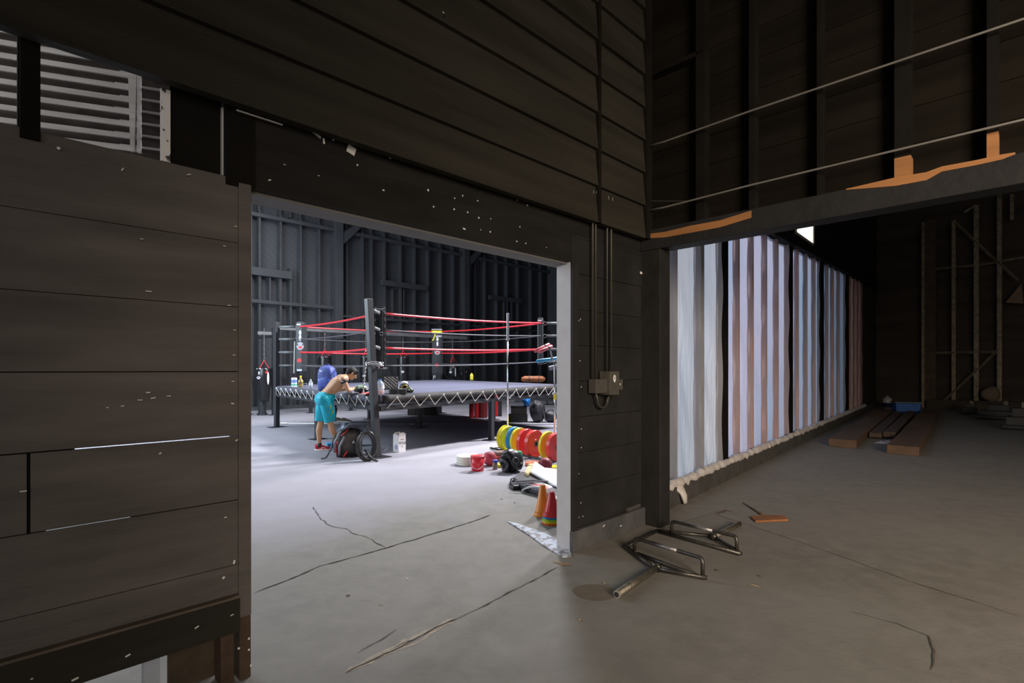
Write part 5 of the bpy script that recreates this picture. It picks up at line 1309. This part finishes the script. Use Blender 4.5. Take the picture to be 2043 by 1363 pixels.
# crumpled hem
b = MB(); pts = []; rr = []
x = ss[0]
while x < ss[-1]:
    pts.append((x, -.055+rsn.uniform(-.010,.010), .225+rsn.uniform(-.012,.014))); rr.append(rsn.uniform(.036,.062)); x += .055
b.tube(pts, rr, 9); hem = b.build('rolled_hem', mat('crumpled_plastic',(.62,.58,.56),.45,bump=.8,bscale=14), sheet, smooth=True)
b = MB(); b.tube([(-.05,-.06,.21),(.02,-.10,.16),(.03,-.13,.09),(.02,-.15,.012)], [.03,.035,.035,.02], 12, flat=2.4, up=(1,0,0)); b.build('hanging_tail', mat('crumpled_plastic',(.62,.58,.56),.45), sheet, smooth=True)
STUDW = mat('stud_pink_primed', (.42,.27,.22), .6, var=.2, scale=2, stretch=(1,1,.3))
STUDG = mat('stud_grey_wrapped', (.33,.33,.37), .6, var=.1)
for i, s_ in enumerate(ss[:-1]):
    w_ = wide.get(i, 0)
    b = MB(); wd = max(.035, w_)
    m_ = BLK3 if i in (3,8,12,16) else (STUDG if i in (1,2) else STUDW)
    if i == 0: continue
    b.box(s_-.0, s_+wd, -.005, .075, .2, topz(s_))
    tag(struct(b.build('trim_21', m_, loc=S0, rz=SRZ)), None)
b = MB(); b.box(-1.2, 21.6, -.10, .12, 0, .20); struct(b.build('baseboard_sheeting', mat('dark_curb',(.06,.056,.052),.8,var=.3,bump=.3), loc=S0, rz=SRZ, bevel=.008))
b = MB()
b.hexa([(-1,-.02,topz(-1)),(21.4,-.02,topz(21.4)),(21.4,.16,topz(21.4)),(-1,.16,topz(-1)),(-1,-.02,9),(21.4,-.02,9),(21.4,.16,9),(-1,.16,9)])
wob = struct(b.build('wall_sheeting_upper', BLK3, loc=S0, rz=SRZ))
b = MB(); b.hexa([(-1,-.10,topz(-1)-.02),(21.4,-.10,topz(21.4)-.02),(21.4,-.02,topz(21.4)-.02),(-1,-.02,topz(-1)-.02),(-1,-.10,topz(-1)+.14),(21.4,-.10,topz(21.4)+.14),(21.4,-.02,topz(21.4)+.14),(-1,-.02,topz(-1)+.14)])
struct(b.build('trim_22', BLK3, loc=S0, rz=SRZ))
b = MB(); b.box(ss[-1], 21.6, .0, .12, .2, 5.2); struct(b.build('wall_sheeting_end', mat('far_dark_wall',(.018,.016,.014),.8), loc=S0, rz=SRZ))
b = MB(); b.box(-1.2, ss[0], .0, .12, .2, 5.2); struct(b.build('wall_sheeting_start', BLK, loc=S0, rz=SRZ))
# clerestory window above the sheeting
def onS(px, py, off=-.03):
    s_ = sC(px); p_ = S0+SD*s_; return s_, HC+(HY-py)/FPX*p_.y
win = thing('window_1', 'bright small daylight window above the plastic sheeting', 'window', S0, SRZ); win['kind'] = 'structure'; del win['category']
WE = bpy.data.materials.new('daylight_pane'); WE.use_nodes = True; e = WE.node_tree.nodes['Principled BSDF']; e.inputs['Base Color'].default_value=(1,1,1,1); e.inputs['Emission Color'].default_value=(1,.97,.90,1); e.inputs['Emission Strength'].default_value=3.0
sa, za = onS(1584,462); sb_, zb_ = onS(1619,485); _, zt_ = onS(1619,448)
b = MB(); y_ = -.03
P = [(sa,y_,onS(1584,464)[1]),(sb_,y_,onS(1619,488)[1]),(sb_,y_,onS(1619,440)[1]),(sa,y_,onS(1584,430)[1])]
b.rings([[Vector(p_) for p_ in P],[Vector(p_)+Vector((0,.012,0)) for p_ in P]]); b.build('window_pane', WE, win)
b = MB(); b.tube([P[0],P[1]], .03, 4); b.tube([P[1],P[2]], .02, 4); b.tube([P[3],P[0]], .03, 4); b.build('window_frame', mat('window_frame_cream',(.5,.47,.38),.6), win)
# far wall of the back room, parallel to wall B
W0 = (14.9, 21.6, 0)
def sW(px): k = (px-CX)/FPX; x_ = 36.5*k/(1+k); return (x_-14.9)/.70711
def zW(px, py): k = (px-CX)/FPX; return HC+(HY-py)/FPX*36.5/(1+k)
FARB = mat('far_dark_board', (.040,.029,.020), .75, var=.6, scale=.8, bump=.3, stretch=(.5,1,3))
b = MB(); b.box(-2, 34, .30, .42, 0, 9); struct(b.build('wall_far', FARB, loc=W0, rz=BR))
RUST = mat('rusty_pale_steel', (.24,.20,.14), .55, metal=.3, var=.5, scale=8)
fr = thing('scaffold_frame', 'tall open frame of rusty studs with diagonal braces against the far wall', 'frame', W0, BR)
for px, wd, zt, m_ in ((1842,.10,zW(1842,444),RUST),(1856,.34,zW(1856,440),mat('brown_post',(.085,.055,.032),.7,var=.4,scale=3)),(1903,.12,zW(1903,440),RUST),(1948,.14,zW(1948,410),RUST),(1994,.13,zW(1994,391),RUST),(2019,.10,zW(2019,388),RUST)):
    z0_ = 0 if px != 2019 else zW(2019,440)
    b = MB(); b.box(sW(px)-wd/2, sW(px)+wd/2, -.05, .06, z0_, zt); b.build('upright', m_, fr)
def bar(p0, p1, r, name): b = MB(); b.tube([(sW(p0[0]),-.02,zW(*p0)),(sW(p1[0]),-.02,zW(*p1))], r, 4); b.build(name, RUST, fr)
bar((1865,537),(1945,530),.045,'crossbar'); bar((1945,530),(2043,514),.045,'crossbar'); bar((1845,705),(1995,702),.05,'crossbar')
bar((1905,444),(2030,560),.05,'diagonal_brace'); bar((1995,695),(1870,812),.05,'diagonal_brace'); bar((1924,424),(1948,410),.04,'diagonal_brace'); bar((1994,391),(1994,380),.04,'crossbar')
b = MB(); c_ = (sW(1975), -.25, 0)
o = b.ell((0,0,0), (.30,.22,.27), f=lambda d: 1+.1*math.sin(4*d.x)) .build('sack', mat('dim_burlap',(.20,.16,.11),.9,bump=.4), loc=Vector(W0)+Matrix.Rotation(BR,3,'Z')@Vector((sW(1977),-.27,.605)), smooth=True)
tag(o, 'small pale burlap sack resting on the low ledge at the foot of the rusty frame', 'sack')
b = MB(); b.rings([[Vector((sW(2006),-.04,zW(2006,604))),Vector((sW(2042),-.04,zW(2042,606))),Vector((sW(2038),-.04,zW(2038,566)))],[Vector((sW(2006),.02,zW(2006,604))),Vector((sW(2042),.02,zW(2042,606))),Vector((sW(2038),.02,zW(2038,566)))]])
b.build('gusset_board', mat('dim_plywood',(.26,.19,.12),.8), fr)
# low clutter along the far wall
PLK = mat('far_clutter', (.035,.035,.033), .6)
for (px0, px1, py, h, lab) in ((1925,1945,826,.35,'small dark machine part on the floor by the rusty frame'),(1965,2030,838,.45,'low dark heap of metal parts on the floor at the far right'),(2015,2060,858,.55,'dark machine base at the right edge of the photo, far back')):
    a_, c2 = fl(px0,py), fl(px1,py); wd = (c2-a_).length; t = thing('scrap_machine', lab, 'machine part', (a_+c2)/2, BR)
    b = MB(); b.box(-wd/2,wd/2,-.3,.3,0,h*.6); b.box(-wd*.3,wd*.2,-.25,.25,h*.6,h); b.tube([(-wd*.6,-.3,.08),(wd*.6,-.3,.08)],.06); b.build('machine_body', PLK, t, bevel=.02)
    b = MB(); b.tube([(wd*.1,0,h*.5),(wd*.1,0,h*1.25)],.06,8); b.build('pipe', RUST, t)
b = MB(); b.box(sW(1850), 16, -.3, .28, 0, .35); struct(b.build('baseboard_far', FARB, loc=W0, rz=BR))
# blue crate and white jug
t = thing('storage_box', 'blue plastic storage box with grey lid at the far end of the planks', 'storage box', fl(1819,827)+Vector((0,.25,0)), R(-20))
b = MB(); b.rings([[(x*k,y*k,z) for x,y in ((-.36,-.22),(.36,-.22),(.36,.22),(-.36,.22))] for z,k in ((0,.92),(.36,1.0))]); b.build('box_body', mat('blue_translucent',(.03,.13,.45),.4), t, bevel=.02)
b = MB(); b.box(-.38,.38,-.24,.24,.36,.41); b.build('lid', mat('grey_lid',(.12,.13,.14),.5), t, bevel=.01)
t = thing('plastic_jug', 'white plastic jug with dark blue label left of the blue storage box', 'jug', fl(1778,818)+Vector((0,.2,0)), R(-10))
b = MB(); b.lathe([(.14,0),(.155,.02),(.155,.36),(.13,.42),(.05,.47),(.05,.50)], 20); b.build('jug_body', mat('jug_white',(.42,.42,.42),.4), t, smooth=True)
b = MB(); b.lathe([(.158,.09),(.158,.25)], 20, cap=False); b.build('label_band', mat('navy_label',(.02,.03,.12),.5), t, smooth=True)
b = MB(); b.lathe([(.055,.49),(.055,.54)], 14); b.build('cap', mat('navy_label',(.02,.03,.12),.5), t)
# timbers
def timber(lab, near, far, w_, h, seed, m=WOOD, lift=0, group=None):
    n0, f0 = fl(*near), fl(*far); d = f0-n0; L_ = d.length; yaw_ = math.atan2(d.y,d.x)
    b = MB(); rs_ = random.Random(seed); V = []
    for i in range(13):
        x = L_*i/12; g = rs_.uniform(-.006,.006)
        V.append([(x,-w_/2+g,lift),(x,w_/2+g,lift),(x,w_/2+g,lift+h+g*.5),(x,-w_/2+g,lift+h+g*.5)])
    b.rings(V); o = b.build('timber_plank', m, loc=n0, rz=yaw_, bevel=.008); tag(o, lab, 'plank', 'old timbers lying on the back room floor'); return o
timber('thick old timber plank nearest the plastic sheeting', (1680,893), (1764,827), .46, .155, 1)
timber('thick old timber plank, the rightmost and nearest the camera', (1802,908), (1856,828), .46, .155, 2)
timber('thin dark plank lying left between the two thick timbers', (1746,876), (1792,829), .22, .10, 3, mat('dark_timber_brown',(.085,.055,.038),.8,var=.3,bump=.3,stretch=(.2,2,2)), .03)
timber('thin pale-ended plank lying right between the two thick timbers', (1774,876), (1818,829), .22, .12, 4, mat('dark_timber_brown',(.085,.055,.038),.8), .03)
b = MB(); b.box(-.02,.30,-.13,.13,.151,.155); 
# pale wrapping under the thin planks
cloth('plastic_wrap', 'torn pale plastic wrap under the ends of the thin planks', 'plastic wrap', fl(1768,884), .5, .28, .05, mat('crumpled_plastic',(.62,.58,.56),.45), 8, R(45))
# ---------------------------------------------------------------- near floor things
HZ = .028
def tf(px, py, z=HZ): return fl(px, py, z)
bar_ = thing('trap_bar', 'black hexagonal trap bar with raised handles lying on the floor by the corner post', 'trap bar', tf(1307,1135,0))
o0 = Vector(bar_.location)
def tl(px, py, z=HZ): return tf(px, py, z)-o0
H1, H2 = tl(1307,1135), tl(1425,1070); Va, Vb, Vc, Vd = tl(1249,1091), tl(1311,1059), tl(1411,1153), tl(1478,1105)
b = MB()
for p_, q_ in ((H1,Va),(H1,Vc),(H2,Vb),(H2,Vd),(Va,Vb)): b.tube([p_,q_], .0155, 10)
m0, m1 = tl(1272,1105), tl(1392,1149); b.tube([m0,m1], .0155, 10); b.tube([Vb, Vd], .0155, 10)
b.build('hex_frame', IRON, bar_, smooth=True)
def handle(base0, base1, h0, h1):
    a_ = tl(*base0); c_ = tl(*base1); ua, uc = a_+UP*h0, c_+UP*h1; d = (uc-ua).normalized()
    pts = [a_, ua-UP*.03, ua-UP*.008+d*.008, ua+d*.03] + [ua+(uc-ua)*t_ for t_ in (.3,.5,.7)] + [uc-d*.03, uc-d*.008-UP*.008, uc-UP*.03, c_]
    b = MB(); b.tube(pts, .015, 10); o = b.build('raised_handle', IRON, bar_, smooth=True)
    b = MB(); b.tube([ua+(uc-ua)*.28, ua+(uc-ua)*.66], .0162, 12); b.build('knurled_grip', mat('worn_bare_steel',(.42,.41,.42),.35,metal=.8,bump=.3,bscale=120), o, smooth=True)
handle((1266,1098),(1402,1149),.100,.125); handle((1340,1063),(1470,1100),.105,.120)
def sleeve(h, tip, nm):
    t_ = tl(*tip); d = (t_-h).normalized(); 
    b = MB(); b.tube([h-d*.03, t_], .0255, 20); o = b.build('sleeve', mat('worn_steel_sleeve',(.24,.22,.18),.4,metal=.75,var=.3,scale=30,bump=.3), bar_, smooth=True)
    b = MB(); b.tube([h-d*.04, h-d*.01], .034, 20); b.build('collar', IRON, o, smooth=True)
    b = MB(); b.tube([t_-d*.003, t_+d*.004], .026, 20); b.tube([t_+d*.004, t_+d*.006], .021, 20); b.build('end_cap', mat('end_cap_pale',(.5,.48,.44),.4,metal=.6), o)
    b = MB(); b.tube([t_+d*.006, t_+d*.008], .017, 20); b.build('end_hole', RINGBLK, o)
sleeve(H1, (1231,1186), 'a'); sleeve(H2, (1476,1045), 'b')
# broken boards and twigs
b = MB(); P = [fl(*p_) for p_ in ((1497,1034),(1507,1043),(1573,1040),(1566,1032),(1520,1031))]; c_ = sum(P,Vector())/5
b.rings([[p_-c_ for p_ in P],[p_-c_+UP*.020 for p_ in P]]); o = b.build('broken_board', mat('orange_brown_wood',(.26,.105,.035),.7,var=.3,bump=.3,scale=9), loc=c_, bevel=.003); tag(o, 'short broken orange brown board on the floor beyond the trap bar', 'board')
b = MB(); a_, d_ = fl(1482,1005), fl(1519,1028); b.tube([Vector((0,0,.010)), (d_-a_)*.6+UP*.012, (d_-a_)+UP*.012], [.004,.008,.010], 7); b.ell((d_-a_)+UP*.014, (.016,.014,.013)); o = b.build('wooden_stick', WOOD, loc=a_, smooth=True); tag(o, 'tapered wooden stick pointing at the broken orange board', 'stick')
b = MB(); a_ = fl(1428,1024); P = [fl(*p_)-a_+UP*.006 for p_ in ((1428,1024),(1440,1022),(1448,1019),(1460,1022))]; b.tube(P, .004, 6); b.tube([P[2], fl(1445,1024)-a_+UP*.005], .003, 5); b.tube([P[1], fl(1433,1027)-a_+UP*.005],.003,5); o = b.build('twig', WOOD, loc=a_, smooth=True); tag(o, 'small forked dark twig on the floor left of the wooden stick', 'twig')
def debris(lab, px, py, l, r, m, rz, name='wood_chip'):
    b = MB(); b.tube([(-l/2,0,r),( -l*.1,.1*l,r*1.1),(l/2,-.05*l,r)], [r*.5,r,r*.3], 6, flat=.6); o = b.build(name, m, loc=fl(px,py), rz=rz, smooth=True); tag(o, lab, 'chip' if name == 'wood_chip' else 'leaf')
TW = mat('tan_wood_chip', (.42,.30,.16), .8)
debris('curled tan leaf by the foot of the doorway pier', 1112, 1124, .075, .008, TW, R(-30), 'dry_leaf')
debris('rusty brown leaf on the floor crack by the doorway pier', 1128, 1128, .08, .009, mat('rusty_leaf',(.35,.16,.08),.8), R(10), 'dry_leaf')
debris('tiny tan peg standing by the floor stain near the trap bar', 1206, 1166, .022, .008, TW, R(80))
debris('tiny tan chip below the round floor stain', 1157, 1238, .025, .007, TW, R(70))
debris('brown chip of wood on the floor right of the trap bar', 1432, 1140, .03, .008, WOOD, R(20))
debris('dark splinter on the floor right of the near handle end', 1516, 1151, .035, .005, WOOD, R(-40))
debris('pale splinter lying in line with the trap bar end', 1505, 1170, .07, .005, TW, R(-35))
debris('black chip on the gym floor left of the pads', 1001, 997, .03, .006, VINYL, R(10))
debris('tiny black chip on the gym floor near the cones', 1027, 1004, .025, .006, VINYL, R(-10))
debris('dark flake on the concrete in the middle of the doorway', 695, 1190, .03, .006, VINYL, R(30))
debris('tan splinter on the concrete in the doorway', 760, 1208, .035, .003, TW, R(-10))
debris('white feather scrap on the concrete in the doorway', 812, 1156, .04, .003, WHT, R(-60))
# round brown stain on the floor
b = MB(); c_ = fl(1186,1182); pts = [Vector((.145*math.cos(a)*(1+.04*math.sin(3*a)), .10*math.sin(a)*1.3, 0)) for a in [2*math.pi*k/40 for k in range(40)]]
b._f([b.bm.verts.new(p_+UP*.0012) for p_ in pts]); b.build('round_stain', mat('floor_stain_brown',(.155,.125,.095),.7,var=.12,scale=12), floor, loc=c_)

# ---------------------------------------------------------------- slatted panel seen through the gap above the left wall
rz_ = math.atan2(.34,.94); SP = Vector((-4.04,5.0,0))
def sS(px, dy=0): k = (px-CX)/FPX; t_ = (k*5.0+4.04)/(.94-.34*k); return t_
def zS(px, py): t_ = sS(px); return HC+(HY-py)/FPX*(5.0+.34*t_)
L94 = math.hypot(.94,.34)
sp = thing('slatted_panel', 'pale slatted panel high inside the gym, seen through the gap above the left wall', 'slatted panel', SP, rz_)
SLT = mat('pale_weathered_slat', (.74,.69,.66), .7, var=.25, scale=5, bump=.3, stretch=(.3,1,3))
zb0 = zS(80,255); 
for i in range(-3, 13):
    z = zb0+.119*i*.985
    b = MB(); b.box(-2.4, sS(282)*L94, -.012, .012, z, z+.050, Matrix.Rotation(0,4,'X')); b.build('slat', SLT, sp, bevel=.003)
for i in range(-2, 12):
    z = zb0+.119*i-.012; x0 = sS(235 if i % 2 else 225)*L94
    b = MB(); b.box(x0, sS(330)*L94, .05, .075, z+.075, z+.092); b.build('cross_lath', SLT, sp)
b = MB(); b.rings([[Vector((sS(262)*L94,-.03,zS(262,304))),Vector((sS(270)*L94,-.03,zS(270,304))),Vector((sS(276)*L94,-.03,zS(276,100))),Vector((sS(256)*L94,-.03,zS(256,100)))],[Vector((sS(262)*L94,.0,zS(262,304))),Vector((sS(270)*L94,.0,zS(270,304))),Vector((sS(276)*L94,.0,zS(276,100))),Vector((sS(256)*L94,.0,zS(256,100)))]])
b.build('tapered_post', SLT, sp)
b = MB(); b.box(sS(275)*L94, sS(283)*L94, -.03, .0, zS(275,306), zS(275,100)); b.build('batten', SLT, sp)
b = MB(); b.box(-2.4, sS(340)*L94, .10, .13, zb0-.8, zb0+2.0); b.build('backing_board', mat('backing_brown',(.10,.085,.08),.8,var=.3), sp)
# pale post and rubble seen under the bottom rail
b = MB(); b.box(-.03,.03,-.03,.03,0,.8); o = b.build('pale_post', mat('pale_blue_grey_paint',(.45,.50,.60),.6), loc=wA(-2.20,.12,0), rz=AR); tag(o, 'pale blue grey post foot seen under the bottom rail at lower left', 'post')
b = MB(); b.box(-.10,.10,-.012,.012,0,.5); o = b.build('brown_board', mat('rough_brown_board',(.05,.037,.024),.9,var=.7,scale=6,bump=.5), loc=wA(-2.03,.14,0), rz=AR); tag(o, 'rough brown board behind the gap under the bottom rail', 'board')

# ---------------------------------------------------------------- outer shell walls not in direct view
def shellwall(name, a_, c_, h, m, z0=0):
    a_, c_ = Vector((*a_,0)), Vector((*c_,0)); d = c_-a_; b = MB(); b.box(0, d.length, -.06, .06, z0, h); return struct(b.build(name, m, loc=a_, rz=math.atan2(d.y,d.x)))
shellwall('wall_gym_left', (-15.5,13.4), (-5.6,-1.7), 8.4, GBLK)
shellwall('wall_near_left', (-5.4,-1.6), (-5.4,-6.5), 6.2, BLK3)
shellwall('wall_gym_right', (2.1,31.2), (14.9,21.7), 8.4, GBLK)
shellwall('wall_outer_right', (14.6,-6.5), (30,7), 9.0, BLK3)
